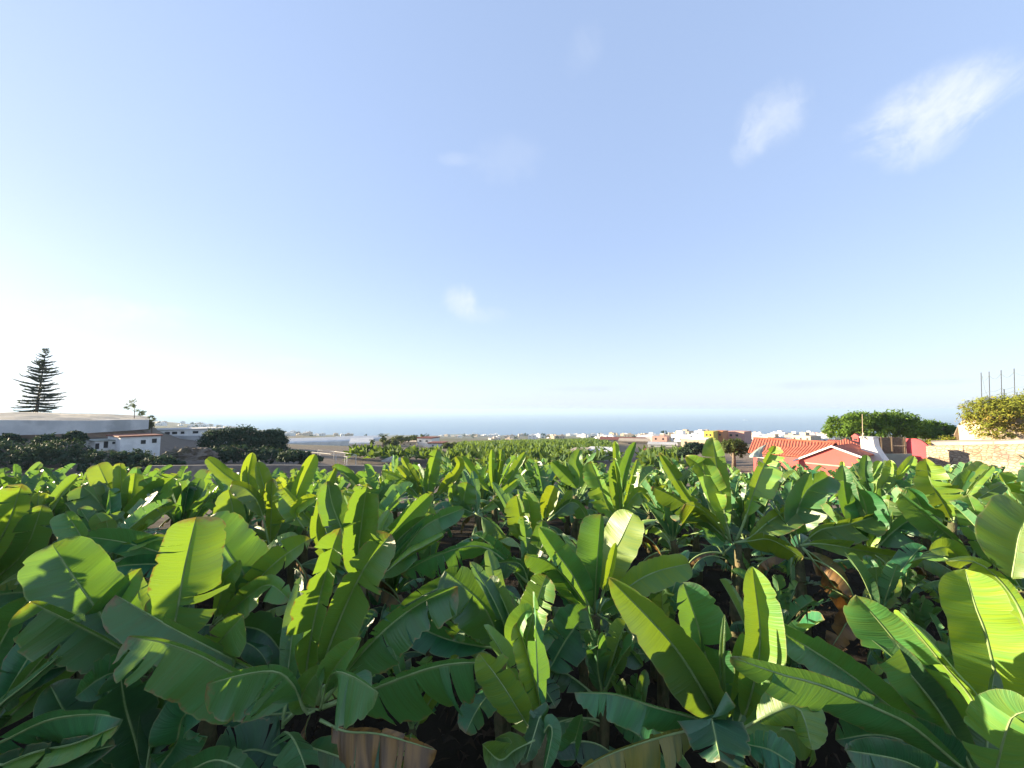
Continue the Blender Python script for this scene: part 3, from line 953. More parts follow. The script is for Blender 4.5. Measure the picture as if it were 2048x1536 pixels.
# F: right of centre
p = hero(1450, 1468, 4.2, 'banana plant right of centre with a long sunlit diagonal leaf and a pale unopened spike', dead=1)
LF(p, 4.3, [(1448, 1468), (1435, 1434), (1364, 1314), (1301, 1240), (1217, 1155)], 58, 46, aL=8, aR=20, blunt=2.6, tears=0, tone=(.35, .5, 0), pet=.08)
LF(p, 4.5, [(1450, 1468), (1440, 1422), (1396, 1254), (1366, 1166)], 38, 48, aL=16, aR=16, blunt=4, tears=1, tone=(.1, .3, 0), pet=.14, dt=.1)
LF(p, 4.2, [(1452, 1470), (1452, 1456), (1444, 1330), (1449, 1228)], 3.5, 3.5, aL=70, aR=70, curl=(2.5, 2.5), blunt=6, tears=0, tone=(.5, 0, 0), name='spear_leaf', pet=.02)
LF(p, 4.3, [(1460, 1468), (1490, 1430), (1520, 1290), (1505, 1132)], 26, 36, aL=25, aR=30, blunt=7, tears=0, tone=(.5, .2, 0), dt=0, pet=.12)
LF(p, 3.9, [(1445, 1475), (1400, 1440), (1310, 1414), (1232, 1389), (1148, 1385)], 56, 5, aL=-12, aR=70, blunt=3.4, tears=3, tone=(0, .5, 0), dt=-.2, rag=.12)
LF(p, 3.7, [(1445, 1475), (1425, 1440), (1425, 1445), (1440, 1518)], 66, 58, aL=-25, aR=-20, blunt=4, tears=1, tone=(0, .5, 0), dt=-.5, pet=.1)
LF(p, 3.75, [(1440, 1480), (1400, 1460), (1339, 1469), (1230, 1504), (1160, 1540)], 60, 8, aL=-10, aR=60, blunt=4, tears=4, tone=(.9, .9, .62), dt=-.2, rag=.1)
LF(p, 4.0, [(1462, 1470), (1510, 1440), (1552, 1398), (1628, 1382)], 14, 36, aL=40, aR=10, blunt=5, tears=1, tone=(.35, .5, 0), dt=-.1)
LF(p, 3.9, [(1462, 1470), (1560, 1420), (1600, 1420), (1625, 1500)], 46, 36, aL=-8, aR=-20, blunt=4, tears=1, tone=(.65, .2, 0), dt=-.4, pet=.3)
LF(p, 4.4, [(1460, 1470), (1480, 1380), (1500, 1290), (1545, 1250)], 26, 26, tears=1, tone=(.5, .5, 0), dt=.2)
LF(p, 3.6, [(1470, 1480), (1500, 1490), (1540, 1500), (1590, 1530)], 30, 40, tears=1, tone=(0, .3, 0), dt=-.2)
# G: right front
p = hero(1965, 1560, 3.9, 'banana plant in the bottom right corner with a huge glowing square tipped leaf')
LF(p, 4.2, [(1965, 1560), (1860, 1472), (1778, 1412), (1707, 1355), (1619, 1297), (1502, 1226)], 52, 34, aL=8, aR=28, blunt=5, tears=1, tone=(.15, .3, 0), dt=.2, pet=.1)
LF(p, 3.7, [(1965, 1565), (1925, 1536), (1830, 1456), (1761, 1420), (1641, 1370), (1560, 1348), (1462, 1314)], 66, 16, aL=-8, aR=55, blunt=4, tears=2, tone=(.05, .7, 0), dt=-.1, pet=.06)
LF(p, 4.1, [(1965, 1560), (1950, 1510), (1893, 1420), (1789, 1280), (1712, 1190)], 58, 44, aL=8, aR=20, blunt=4.5, tears=2, tone=(.3, .5, 0), dt=.1, pet=.06)
LF(p, 4.15, [(1970, 1560), (1955, 1420), (1880, 1320), (1798, 1222)], 32, 34, aL=-28, aR=50, blunt=5, tears=0, tone=(.75, .1, 0), curl=(-.8, .8), dt=.1, pet=.2)
LF(p, 4.3, [(1975, 1560), (2000, 1430), (1975, 1282), (1950, 1210), (1930, 1138)], 60, 58, aL=6, aR=6, blunt=11, tears=0, tone=(.9, .1, 0), dt=.1, pet=.16)
LF(p, 4.5, [(2100, 1420), (2075, 1320), (2030, 1200), (1960, 1128), (1890, 1122)], 34, 10, aL=-20, aR=50, blunt=3.5, tears=1, tone=(.8, .3, 0), dt=.1)
LF(p, 3.5, [(1985, 1570), (2010, 1470), (2030, 1430), (2075, 1420)], 60, 70, aL=0, aR=-10, blunt=4, tears=1, tone=(.45, .2, 0), dt=-.3)
LF(p, 4.0, [(1975, 1560), (2020, 1450), (2060, 1420), (1998, 1393)], 10, 14, tears=0, tone=(.7, 0, 0))
LF(p, 4.0, [(1965, 1560), (1850, 1500), (1760, 1470), (1670, 1480)], 40, 50, tears=2, tone=(0, .4, 0), dt=-.1)
LF(p, 3.55, [(1965, 1570), (1880, 1555), (1800, 1520), (1690, 1500)], 60, 30, aL=-5, tears=2, tone=(.05, .4, 0), dt=-.1)
# H: tall plant
p = hero(1462, 1086, 8.4, 'tall banana plant with one bright leaf rising above the canopy over pale drooping ones', lean_px=-14, dead=1)
LF(p, 8.4, [(1462, 1086), (1457, 1065), (1440, 975), (1425, 874)], 26, 18, aL=18, aR=40, blunt=4, tears=2, tone=(.6, .5, 0), pet=.14)
LF(p, 8.4, [(1470, 1086), (1488, 1044), (1520, 950), (1550, 892)], 10, 32, aL=60, aR=14, blunt=6, tears=4, tone=(.6, .7, 0), pet=.28)
LF(p, 8.3, [(1455, 1080), (1440, 1058), (1382, 1004), (1318, 905)], 14, 16, aL=40, aR=45, blunt=5, tears=3, tone=(.4, .8, 0), pet=.2)
LF(p, 8.5, [(1458, 1080), (1430, 1000), (1405, 940), (1372, 912)], 20, 20, aL=-5, aR=30, blunt=6, tears=2, tone=(.7, .7, 0), pet=.3)
LF(p, 8.2, [(1455, 1080), (1428, 1040), (1398, 1015), (1370, 1008)], 70, 8, aL=-15, aR=50, blunt=5, tears=3, tone=(.75, .9, 0), dt=-.4, pet=.1, rag=.14)
LF(p, 8.2, [(1450, 1075), (1400, 1030), (1350, 995), (1304, 973)], 34, 8, aL=-5, aR=60, blunt=4, tears=3, tone=(.4, 1, 0), dt=-.2, rag=.14)
LF(p, 8.1, [(1468, 1086), (1500, 1082), (1543, 1080), (1606, 1116)], 10, 52, aL=50, aR=-12, blunt=5, tears=1, tone=(.8, .6, 0), dt=-.5, pet=.18)
LF(p, 8.3, [(1470, 1086), (1500, 1075), (1545, 1038), (1627, 992)], 10, 34, aL=55, aR=10, blunt=8, tears=3, tone=(.7, .8, 0), pet=.15)
LF(p, 8.3, [(1458, 1090), (1440, 1080), (1425, 1060), (1418, 1030)], 20, 20, tears=0, tone=(0, 0, 0))
# right mid plants
p = hero(1600, 1092, 8.0, 'banana plant with a long lit leaf lying flat above an orange dead one', dead=2)
LF(p, 8.0, [(1600, 1092), (1641, 1087), (1740, 1104), (1814, 1120)], 16, 22, aL=25, aR=10, blunt=14, tears=1, tone=(.7, .5, 0), pet=.08, dt=-.3)
LF(p, 8.2, [(1600, 1092), (1640, 1060), (1690, 1050), (1757, 1031)], 8, 40, aL=60, aR=0, blunt=6, tears=4, tone=(.5, .9, 0))
LF(p, 8.1, [(1600, 1092), (1590, 1040), (1615, 980), (1657, 952)], 20, 50, aL=30, aR=10, tears=1, tone=(.2, .4, 0), blunt=5, dt=.2)
LF(p, 8.0, [(1605, 1095), (1640, 1120), (1668, 1150), (1685, 1212)], 24, 26, aL=-10, aR=-20, tears=3, tone=(.6, 1, .8), name='dead_leaf', dt=-.4, ripple=.12)
LF(p, 7.8, [(1605, 1095), (1700, 1215), (1690, 1250), (1660, 1300)], 28, 24, tears=4, tone=(.2, 1, 1), name='dead_leaf', dt=-.6, ripple=.14, rag=.2)
p = hero(1742, 1105, 8.2, 'banana plant with a wide shaded leaf turned to the viewer under the wooden fence', dead=1)
LF(p, 8.3, [(1742, 1105), (1736, 1040), (1727, 1000), (1714, 978)], 34, 36, blunt=4, tears=0, tone=(.05, .2, 0))
LF(p, 8.2, [(1742, 1105), (1742, 1090), (1750, 1075), (1762, 1058)], 12, 10, tears=1, tone=(.7, .9, 0), rag=.2)
LF(p, 7.6, [(1750, 1110), (1772, 1130), (1760, 1170), (1738, 1218)], 34, 24, aL=-5, aR=-15, tears=2, tone=(.85, .9, .25), dt=-.6)
LF(p, 8.0, [(1745, 1105), (1790, 1060), (1830, 1040), (1880, 1060)], 20, 40, tears=2, tone=(.1, .3, 0))
LF(p, 8.4, [(1742, 1105), (1700, 1020), (1690, 980), (1686, 930)], 20, 20, tears=1, tone=(.1, .2, 0))
p = hero(1945, 1120, 7.4, 'banana plant near the right edge with a banded upright leaf beside a leaning dark one')
LF(p, 7.4, [(1945, 1120), (1915, 1086), (1850, 1030), (1798, 986)], 34, 12, aL=0, aR=50, blunt=5, tears=2, tone=(.15, .5, 0))
LF(p, 7.2, [(1990, 1140), (1987, 1125), (1965, 1055), (1936, 990)], 32, 14, aL=10, aR=45, blunt=6, tears=2, tone=(.4, .5, 0), pet=.05)
LF(p, 7.3, [(1945, 1120), (1900, 1100), (1880, 1085), (1872, 1078)], 20, 20, tears=2, tone=(.3, .5, 0))
LF(p, 7.0, [(1945, 1125), (1925, 1120), (1895, 1095), (1858, 1100)], 18, 20, tears=1, tone=(.6, .5, 0), dt=-.3)
p = hero(2050, 1180, 6.4, 'banana plant cut by the right edge with a large half lit leaf')
LF(p, 6.4, [(2020, 1180), (2030, 1120), (2042, 1060), (2075, 1005)], 46, 40, blunt=5, tears=1, tone=(.6, .4, 0))
LF(p, 6.2, [(2050, 1180), (2000, 1160), (1950, 1170), (1900, 1180)], 40, 20, tears=2, tone=(0, .3, 0))
# L / M: left middle
p = hero(430, 1245, 6.0, 'banana plant left of centre with a long edge lit leaf slanting up to the right', up=0)
LF(p, 6.0, [(430, 1245), (478, 1202), (550, 1126), (622, 1076)], 32, 38, aL=20, aR=22, blunt=5, tears=2, tone=(.6, .9, 0), pet=.14)
LF(p, 6.2, [(430, 1245), (490, 1165), (460, 1110), (414, 1036)], 38, 52, aL=10, aR=15, blunt=6, tears=0, tone=(.1, .5, 0), pet=.25)
LF(p, 5.9, [(430, 1250), (500, 1190), (540, 1170), (580, 1200)], 20, 34, tears=2, tone=(.4, .8, 0), dt=-.3)
LF(p, 6.0, [(425, 1250), (440, 1200), (450, 1160), (482, 1120)], 12, 22, tears=0, tone=(.5, .2, 0), blunt=4, dt=-.1)
LF(p, 6.1, [(440, 1250), (520, 1260), (560, 1300), (575, 1340)], 30, 40, tears=1, tone=(0, .2, 0))
p = hero(540, 1102, 8.8, 'banana plant with a straight cream lit vertical leaf under the dark tree clump')
LF(p, 8.8, [(540, 1102), (541, 1076), (543, 1010), (545, 958)], 14, 20, aL=40, aR=35, blunt=12, tears=3, tone=(.7, 1, 0), rag=.15)
LF(p, 8.7, [(480, 1080), (471, 1052), (465, 1015), (457, 979)], 34, 20, aL=10, aR=40, blunt=3, tears=0, tone=(.5, .2, 0))
LF(p, 8.6, [(540, 1095), (520, 1015), (495, 980), (463, 968)], 24, 16, aL=0, aR=40, blunt=7, tears=1, tone=(.5, 1, 0), pet=.4)
LF(p, 8.5, [(640, 1060), (604, 1022), (585, 998), (566, 976)], 34, 8, aL=0, aR=60, blunt=6, tears=2, tone=(.6, .5, 0))
LF(p, 8.9, [(590, 1060), (592, 1000), (608, 955), (630, 908)], 16, 18, aL=20, aR=40, blunt=6, tears=0, tone=(.7, .2, 0), pet=.2)
LF(p, 9.1, [(500, 1030), (503, 990), (496, 950), (505, 905)], 13, 14, aL=30, aR=20, blunt=6, tears=0, tone=(.7, .2, 0), pet=.15)
LF(p, 9.0, [(510, 1030), (530, 985), (524, 960), (515, 923)], 10, 16, aL=30, aR=20, blunt=3, tears=0, tone=(.8, .2, 0), pet=.15)
LF(p, 9.3, [(500, 1030), (480, 975), (445, 945), (414, 917)], 12, 15, aL=20, aR=20, blunt=5, tears=0, tone=(.5, .2, 0), pet=.15)
LF(p, 8.3, [(610, 1060), (590, 1025), (608, 1005), (634, 992)], 10, 11, aL=60, aR=60, blunt=8, tears=0, tone=(.8, .4, 0), pet=.3)
p = hero(725, 1170, 7.4, 'banana plant with a tall dark ribbed leaf below the bare terraced field')
LF(p, 7.4, [(722, 1170), (716, 1123), (724, 1040), (735, 966)], 46, 34, aL=16, aR=22, blunt=5, tears=1, tone=(.2, .6, 0), pet=.06)
LF(p, 7.5, [(730, 1170), (760, 1100), (815, 1035), (866, 984)], 18, 26, aL=30, aR=15, blunt=7, tears=1, tone=(.2, .7, 0), pet=.1)
LF(p, 7.3, [(735, 1170), (780, 1100), (815, 1062), (850, 1034)], 16, 20, aL=20, aR=20, blunt=6, tears=0, tone=(.15, .3, 0), pet=.1)
LF(p, 7.2, [(735, 1170), (790, 1122), (850, 1052), (928, 1016)], 10, 36, aL=60, aR=10, blunt=9, tears=1, tone=(.1, .3, 0), pet=.1)
LF(p, 7.0, [(735, 1175), (812, 1112), (848, 1092), (887, 1070)], 16, 16, aL=-20, aR=-30, curl=(-.8, -.8), blunt=10, tears=0, tone=(.7, .2, 0), pet=.3)
LF(p, 7.6, [(720, 1165), (690, 1075), (665, 1010), (656, 962)], 30, 26, aL=16, aR=16, blunt=4, tears=2, tone=(.1, .6, 0), pet=.1)
LF(p, 7.7, [(715, 1160), (640, 1090), (640, 1010), (672, 934)], 16, 18, blunt=4, tears=1, tone=(.4, .5, 0))
# I: fan on the left
p = hero(246, 1062, 9.6, 'banana plant with a fan of upright lit leaves below the small white shed')
LF(p, 9.6, [(246, 1062), (238, 1030), (222, 985), (196, 928)], 22, 18, aL=15, aR=40, blunt=9, tears=1, tone=(.6, .6, 0), pet=.15)
LF(p, 9.6, [(246, 1062), (246, 1030), (243, 980), (240, 926)], 14, 10, aL=40, aR=40, blunt=9, tears=1, tone=(.6, .7, 0), pet=.15)
LF(p, 9.7, [(250, 1062), (258, 1020), (266, 980), (270, 946)], 18, 22, aL=15, aR=15, blunt=7, tears=1, tone=(.5, .3, 0), pet=.15)
LF(p, 9.6, [(252, 1062), (262, 1035), (310, 985), (356, 948)], 22, 26, aL=30, aR=10, blunt=9, tears=1, tone=(.35, .5, 0), pet=.1)
LF(p, 9.4, [(242, 1062), (232, 1052), (195, 1000), (165, 972)], 38, 26, aL=10, aR=20, blunt=7, tears=2, tone=(.2, .6, 0), pet=.08)
p = hero(858, 1000, 12.5, 'banana plant with a tall pleated leaf standing over the bare terraced field')
LF(p, 12.5, [(856, 1000), (856, 978), (864, 935), (875, 897)], 18, 20, aL=20, aR=20, blunt=4, tears=1, tone=(.3, .6, 0))
LF(p, 12.5, [(850, 1000), (835, 975), (818, 940), (804, 914)], 9, 11, blunt=7, tears=1, tone=(.6, .6, 0))
LF(p, 12.4, [(845, 1000), (822, 965), (808, 945), (796, 932)], 9, 9, blunt=7, tears=1, tone=(.8, .6, 0))
LF(p, 12.3, [(845, 1005), (822, 975), (795, 955), (763, 942)], 16, 5, aL=-5, aR=60, blunt=5, tears=2, tone=(.3, 1, 0))
LF(p, 12.6, [(865, 1000), (905, 955), (920, 930), (912, 912)], 13, 13, blunt=10, tears=1, tone=(.7, .6, 0))
p = hero(955, 1030, 11.0, 'banana plant with a broad rippled leaf and one arching brown leaf left of centre')
LF(p, 11.0, [(955, 1030), (930, 1018), (928, 995), (935, 964)], 24, 27, blunt=5, tears=1, tone=(.25, .7, 0), ripple=.1)
LF(p, 10.8, [(955, 1030), (985, 1006), (1010, 980), (1040, 956)], 6, 16, aL=60, aR=10, blunt=8, tears=2, tone=(.5, .7, 0))
LF(p, 10.4, [(950, 1026), (988, 1050), (1012, 1086), (1022, 1124)], 6, 36, aL=55, aR=0, blunt=4, tears=5, tone=(.35, 1, 0), dt=-.4, rag=.14)
LF(p, 10.9, [(955, 1030), (915, 1010), (905, 990), (906, 965)], 12, 14, blunt=6, tears=2, tone=(.3, .7, 0))
p = hero(1048, 1090, 8.4, 'banana plant with an oval pale lit leaf just left of centre')
LF(p, 8.4, [(1048, 1090), (1047, 1072), (1040, 1030), (1033, 990)], 32, 20, aL=15, aR=35, blunt=5, tears=1, tone=(.5, .7, 0), pet=.04)
LF(p, 8.3, [(1050, 1090), (1060, 1040), (1058, 1010), (1050, 984)], 10, 20, aL=20, aR=30, blunt=6, tears=0, tone=(.4, .3, 0))
p = hero(1092, 1042, 9.0, 'small banana plant with a bright oval leaf in front of the shaded centre')
LF(p, 9.0, [(1092, 1042), (1091, 1028), (1098, 1000), (1109, 972)], 16, 18, blunt=9, tears=0, tone=(.9, .1, 0), pet=.06)
LF(p, 8.9, [(1095, 1042), (1123, 1010), (1135, 995), (1144, 980)], 10, 13, blunt=6, tears=1, tone=(.8, .2, 0), pet=.2)
LF(p, 8.8, [(1095, 1042), (1140, 1005), (1165, 1020), (1178, 1055)], 8, 26, tears=2, tone=(.2, .9, 0), aR=0)
p = hero(990, 990, 14.0, 'banana plant with a fan of slim leaves in front of the distant banana fields')
for q in ([(990, 990), (986, 970), (984, 935), (984, 898)], [(990, 990), (994, 960), (1000, 930), (1004, 897)], [(992, 990), (1018, 960), (1035, 930), (1051, 904)],
          [(988, 990), (960, 965), (945, 945), (922, 912)]):
    LF(p, 14.0, q, 11, 12, blunt=5, tears=1, tone=(.45, .4, 0))
p = hero(1234, 1040, 9.8, 'banana plant with large torn cream lit leaves below the white house', dead=1)
LF(p, 9.8, [(1230, 1040), (1213, 1006), (1198, 965), (1181, 922)], 34, 14, aL=0, aR=40, blunt=5, tears=3, tone=(.55, .9, 0), rag=.14, pet=.05, curl=(-.4, .3))
LF(p, 9.7, [(1236, 1040), (1241, 1022), (1236, 970), (1229, 916)], 18, 13, aL=30, aR=35, blunt=4, tears=1, tone=(.4, .6, 0), pet=.06)
LF(p, 9.9, [(1238, 1040), (1250, 1008), (1262, 965), (1275, 918)], 6, 18, aL=60, aR=5, blunt=4, tears=7, tone=(.6, .6, 0), pet=.1)
LF(p, 10.4, [(1236, 1040), (1246, 960), (1258, 915), (1271, 884)], 14, 8, aL=20, aR=50, blunt=4, tears=0, tone=(.1, .2, 0), pet=.3)
LF(p, 10.6, [(1234, 1040), (1235, 970), (1233, 920), (1230, 882)], 8, 8, blunt=6, tears=0, tone=(.7, .2, 0), pet=.4)
LF(p, 9.6, [(1240, 1040), (1262, 1000), (1280, 985), (1300, 1000)], 12, 20, tears=2, tone=(.7, .5, 0))
p = hero(1150, 990, 12.5, 'banana plant with a dark sloping leaf below the orange roofed cottage')
LF(p, 12.5, [(1160, 985), (1145, 965), (1125, 945), (1102, 922)], 16, 16, blunt=4, tears=1, tone=(.15, .5, 0))
LF(p, 12.4, [(1155, 990), (1160, 950), (1152, 925), (1160, 898)], 16, 12, blunt=4, tears=0, tone=(.3, .5, 0))
p = hero(1905, 1042, 9.0, 'banana plant with a glowing torn leaf standing against the pink and rubble wall')
LF(p, 9.0, [(1905, 1042), (1888, 1008), (1862, 965), (1851, 916)], 24, 32, aL=16, aR=14, blunt=5, tears=4, tone=(.8, .6, 0), pet=.05)
LF(p, 9.4, [(1900, 1040), (1918, 978), (1942, 950), (1967, 926)], 13, 13, blunt=10, tears=1, tone=(.8, .2, 0), pet=.1)
LF(p, 9.5, [(1900, 1040), (1950, 970), (1968, 950), (1985, 932)], 7, 8, blunt=8, tears=0, tone=(.7, .2, 0), pet=.3)
LF(p, 9.2, [(1905, 1042), (1944, 1006), (1975, 985), (2006, 968)], 8, 16, aL=50, aR=5, blunt=9, tears=3, tone=(.7, .6, 0), pet=.1)
LF(p, 8.9, [(1900, 1045), (1850, 1020), (1830, 990), (1810, 975)], 34, 16, blunt=4, tears=1, tone=(.05, .4, 0))
p = hero(1748, 1000, 12.0, 'banana plant with slim lit leaves directly below the white chimney')
for q, a in (([(1748, 1000), (1738, 968), (1748, 945), (1760, 922)], .6), ([(1750, 1000), (1785, 965), (1803, 945), (1827, 912)], .9), ([(1745, 1000), (1732, 960), (1730, 935), (1733, 910)], .1),
             ([(1748, 1000), (1775, 960), (1782, 940), (1780, 920)], .8)):
    LF(p, 12.0, q, 12, 12, blunt=7, tears=1, tone=(a, .3, 0))


# ---- the rows behind
def region_label(px, d):
    if px < 180: a = 'below the shrubs at the left edge'
    elif px < 420: a = 'below the small white shed'
    elif px < 620: a = 'below the dark tree clump'
    elif px < 900: a = 'below the bare terraced field'
    elif px < 1120: a = 'below the distant banana fields'
    elif px < 1330: a = 'below the orange roofed cottage and white house'
    elif px < 1500: a = 'below the round crowned tree'
    elif px < 1730: a = 'below the long red tiled roof'
    elif px < 1870: a = 'below the white chimney and wooden fence'
    else: a = 'below the plastered rubble wall'
    b = 'in the back rows' if d > 17 else 'in the middle rows' if d > 10 else 'low in the front rows'
    return f'leafy banana plant {b} {a}', f'banana plants {b} {a}'


ROWS, SUCK = [], []
y = 5.2
row = 0
while y < 27.5:
    half = y * 1.36 + 3.0
    x = -half - (1.6 if row % 2 else 0)
    while x < half:
        xx, yy = x + rgp.gauss(0, .28), y + rgp.gauss(0, .28)
        md = min((hx - xx) ** 2 + (hy - yy) ** 2 for hx, hy, hd in HERO)
        fr = yy < 8.6 and -1.42 < xx / max(yy, .1) < 1.42
        ok = md > (.8 if fr else 1.3) and not (fr and yy < 4.6) and yy < pl([(-1.4, 19), (-.6, 19.5), (-.3, 23), (0, 27), (.45, 27), (.8, 23.5), (1.4, 22)], xx / yy)
        if ok:
            ROWS.append((xx, yy, rgp.randrange(len(PROTO)), rgp.random() * 6.28, rgp.uniform(.68, .82) if fr else rgp.uniform(.98, 1.12) if yy < 13 else rgp.uniform(.94, 1.06) if -.3 < xx / yy < .5 else rgp.uniform(.84, .97)))
        x += 1.9
    y += 1.75
    row += 1
# young suckers that fill the gaps between the front plants
yy0 = 2.9
while yy0 < 9.4:
    xx0 = -1.3 * yy0 - .2
    while xx0 < 1.3 * yy0 + .2:
        xx, yy = xx0 + rgp.gauss(0, .25), yy0 + rgp.gauss(0, .2)
        if min((hx - xx) ** 2 + (hy - yy) ** 2 for hx, hy, hd in HERO) > .7 and rgp.random() < .8:
            SUCK.append((xx, yy, rgp.randrange(len(PROTO)), rgp.random() * 6.28, .46 if yy < 4.2 else rgp.uniform(.5, .66)))
        xx0 += 1.45
    yy0 += 1.2
# taller plants added out of view on the left to shade near leaves
SHADE_PLANTS = [(x_, y_) for x_, y_ in [(-15.2, 8.6), (-17.2, 10.0), (-14.6, 7.6), (-18.6, 11.2), (-16.4, 7.6), (-9.6, 2.0), (-9.2, 4.2), (-11.4, 3.2), (-11.2, 6.0), (-13.2, 5.0), (-13.6, 7.6), (-15.4, 6.6), (-8.2, -.4), (-8.0, 1.2), (-12.5, 6.4),
                                (-14.5, 8.8), (-16.5, 9.6), (-10.8, 5.2), (-12.2, 4.0), (-16.2, 8.2), (-17.8, 10.6), (-13.2, 2.4)] if x_ < -1.33 * y_ - 3.4]
near = 298 - len(HERO) - len(SUCK) - len(SHADE_PLANTS)
ROWS.sort(key=lambda q: q[1] - (8 if abs(q[0] / q[1]) < 1.35 else 0))
for xx, yy, i, rz, sc in ROWS[:near]:
    la, gr = region_label(*proj((xx, yy, 2.2))[::2])
    place_plant(xx, yy, i, rz, sc, la, gr)
for xx, yy, i, rz, sc in SUCK:
    la, gr = region_label(*proj((xx, yy, 1.2))[::2])
    la = la.replace('low in the front rows', 'in front').replace('in the middle rows', 'in front')
    place_plant(xx, yy, i, rz, sc, la.replace('leafy banana plant', 'small shaded banana sucker'), gr.replace('banana plants', 'small banana suckers'))
for k, (xx, yy) in enumerate(SHADE_PLANTS):
    place_plant(xx, yy, k % len(PROTO), rgp.random() * 6.28, rgp.uniform(1.36, 1.48), 'tall leafy banana plant left of the picture', 'tall banana plants added out of view at left for shade')


def back_stand(rows):
    """the farthest rows, past the three hundred nearest plants: one stand"""
    import numpy as np
    V, LI, LS, MI, UV, LVv, LR = [], [], [], [], [], [], []
    nv = 0
    cache = {}

    def data(me):
        if me.name not in cache:
            v = np.empty(len(me.vertices) * 3, 'f'); me.vertices.foreach_get('co', v)
            li = np.empty(len(me.loops), 'i'); me.loops.foreach_get('vertex_index', li)
            ls = np.empty(len(me.polygons), 'i'); me.polygons.foreach_get('loop_total', ls)
            mi = np.empty(len(me.polygons), 'i'); me.polygons.foreach_get('material_index', mi)
            uv = np.empty(len(me.loops) * 2, 'f'); me.uv_layers[0].data.foreach_get('uv', uv)
            if me.materials[0].name == M['stem'].name: mi = mi + 2
            cache[me.name] = (v.reshape(-1, 3), li, ls, mi, uv)
        return cache[me.name]
    for xx, yy, i, rz, sc in rows:
        W = Matrix.Translation((xx, yy, ground(xx, yy) - .03)) @ Matrix.Rotation(rz, 4, 'Z') @ Matrix.Scale(sc, 4)
        for c in KIDS[i]:
            v, li, ls, mi, uv = data(c.data)
            T = np.array(W @ c.matrix_basis)
            V.append(v @ T[:3, :3].T + T[:3, 3]); LI.append(li + nv); LS.append(ls); MI.append(mi); UV.append(uv)
            nv += len(v)
            to = tone_rand(rgp) if c.name.startswith('leaf') else tuple(c.color)[:3]
            LVv.append(np.tile(np.array([*to, 1], 'f'), (len(v), 1))); LR.append(np.full(len(v), .02 + .97 * rgp.random(), 'f'))
    V = np.concatenate(V).astype('f'); LI = np.concatenate(LI); LS = np.concatenate(LS); MI = np.concatenate(MI); UV = np.concatenate(UV)
    me = bpy.data.meshes.new('banana_rows')
    me.vertices.add(len(V)); me.vertices.foreach_set('co', V.ravel())
    me.loops.add(len(LI)); me.loops.foreach_set('vertex_index', LI.astype('i'))
    me.polygons.add(len(LS))
    st = np.concatenate(([0], np.cumsum(LS)[:-1])).astype('i')
    me.polygons.foreach_set('loop_start', st); me.polygons.foreach_set('loop_total', LS.astype('i'))
    for m in ('leaf', 'midrib', 'stem'): me.materials.append(M[m])
    me.polygons.foreach_set('material_index', MI.astype('i'))
    me.polygons.foreach_set('use_smooth', np.ones(len(LS), 'b'))
    ul = me.uv_layers.new(name='UVMap'); ul.data.foreach_set('uv', UV.astype('f'))
    at_ = me.attributes.new('leaf_values', 'FLOAT_COLOR', 'POINT'); at_.data.foreach_set('color', np.concatenate(LVv).ravel())
    ar = me.attributes.new('leaf_random', 'FLOAT', 'POINT'); ar.data.foreach_set('value', np.concatenate(LR))
    me.update(); me.validate()
    o = bpy.data.objects.new('banana_rows', me); COL.objects.link(o)
    tag(o, 'farthest rows of banana plants at the back edge of the plantation', 'banana plants', kind='stuff')


if ROWS[near:]:
    back_stand(ROWS[near:])
print('plants', len(HERO), len(SUCK), len(SHADE_PLANTS), 'rows', near, 'merged', len(ROWS) - near)
for i, p in enumerate(PROTO):
    if not PROTO_USED[i]:
        for c in KIDS[i]: bpy.data.objects.remove(c)
        bpy.data.objects.remove(p)

# ------------------------------------------------------------------ trees and shrubs
UX, UY, UZ = Vector((1, 0, 0)), Vector((0, 1, 0)), Vector((0, 0, 1))


def mpx(d):
    return d / F


def crown(lobes, n, size, mat, seed, name, parent, aspect=1.7, inner=.35, warm_low=False):
    """foliage: leaf-sized faces scattered through lobes (centre, rx, ry, rz), clumped, open between clumps"""
    rg = random.Random(seed)
    mb = MB()
    vol = [l[1] * l[2] * l[3] for l in lobes]
    tot = sum(vol)
    for lo, vv in zip(lobes, vol):
        c, rx, ry, rz = lo
        k = max(3, int(n * vv / tot))
        nclump = max(6, int(k / 26))
        for q in range(nclump):
            v = Vector((rg.gauss(0, 1), rg.gauss(0, 1), rg.gauss(0, 1))).normalized()
            if v.z < -.5 and rg.random() < .6: v.z *= -1
            rr = (inner + (1 - inner) * rg.random() ** .45)
            cc = Vector((c.x + v.x * rx * rr, c.y + v.y * ry * rr, c.z + v.z * rz * rr))
            cs = min(rx, ry, rz) * rg.uniform(.16, .34)
            tone = rg.random()
            for s in range(k // nclump):
                o = Vector((rg.gauss(0, 1), rg.gauss(0, 1), rg.gauss(0, .8))) * cs * .6
                p = cc + o
                nrm = (v * .8 + Vector((rg.gauss(0, .7), rg.gauss(0, .7), rg.gauss(.3, .7)))).normalized()
                a = nrm.cross(Vector((rg.gauss(0, 1), rg.gauss(0, 1), rg.gauss(0, 1)))).normalized()
                b = nrm.cross(a)
                s1 = size * rg.uniform(.6, 1.3); s2 = s1 * aspect
                tv = min(1, max(0, tone * .6 + rg.random() * .4))
                wv = rg.random() if not warm_low else min(1, max(0, .5 - (p.z - c.z) / (2 * rz) + rg.gauss(0, .25)))
                mb.quad(p - b * s2, p + a * s1 * .55, p + b * s2, p - a * s1 * .55, uv=[(tv, wv)] * 4)
    return mb.build(name, mat, parent)


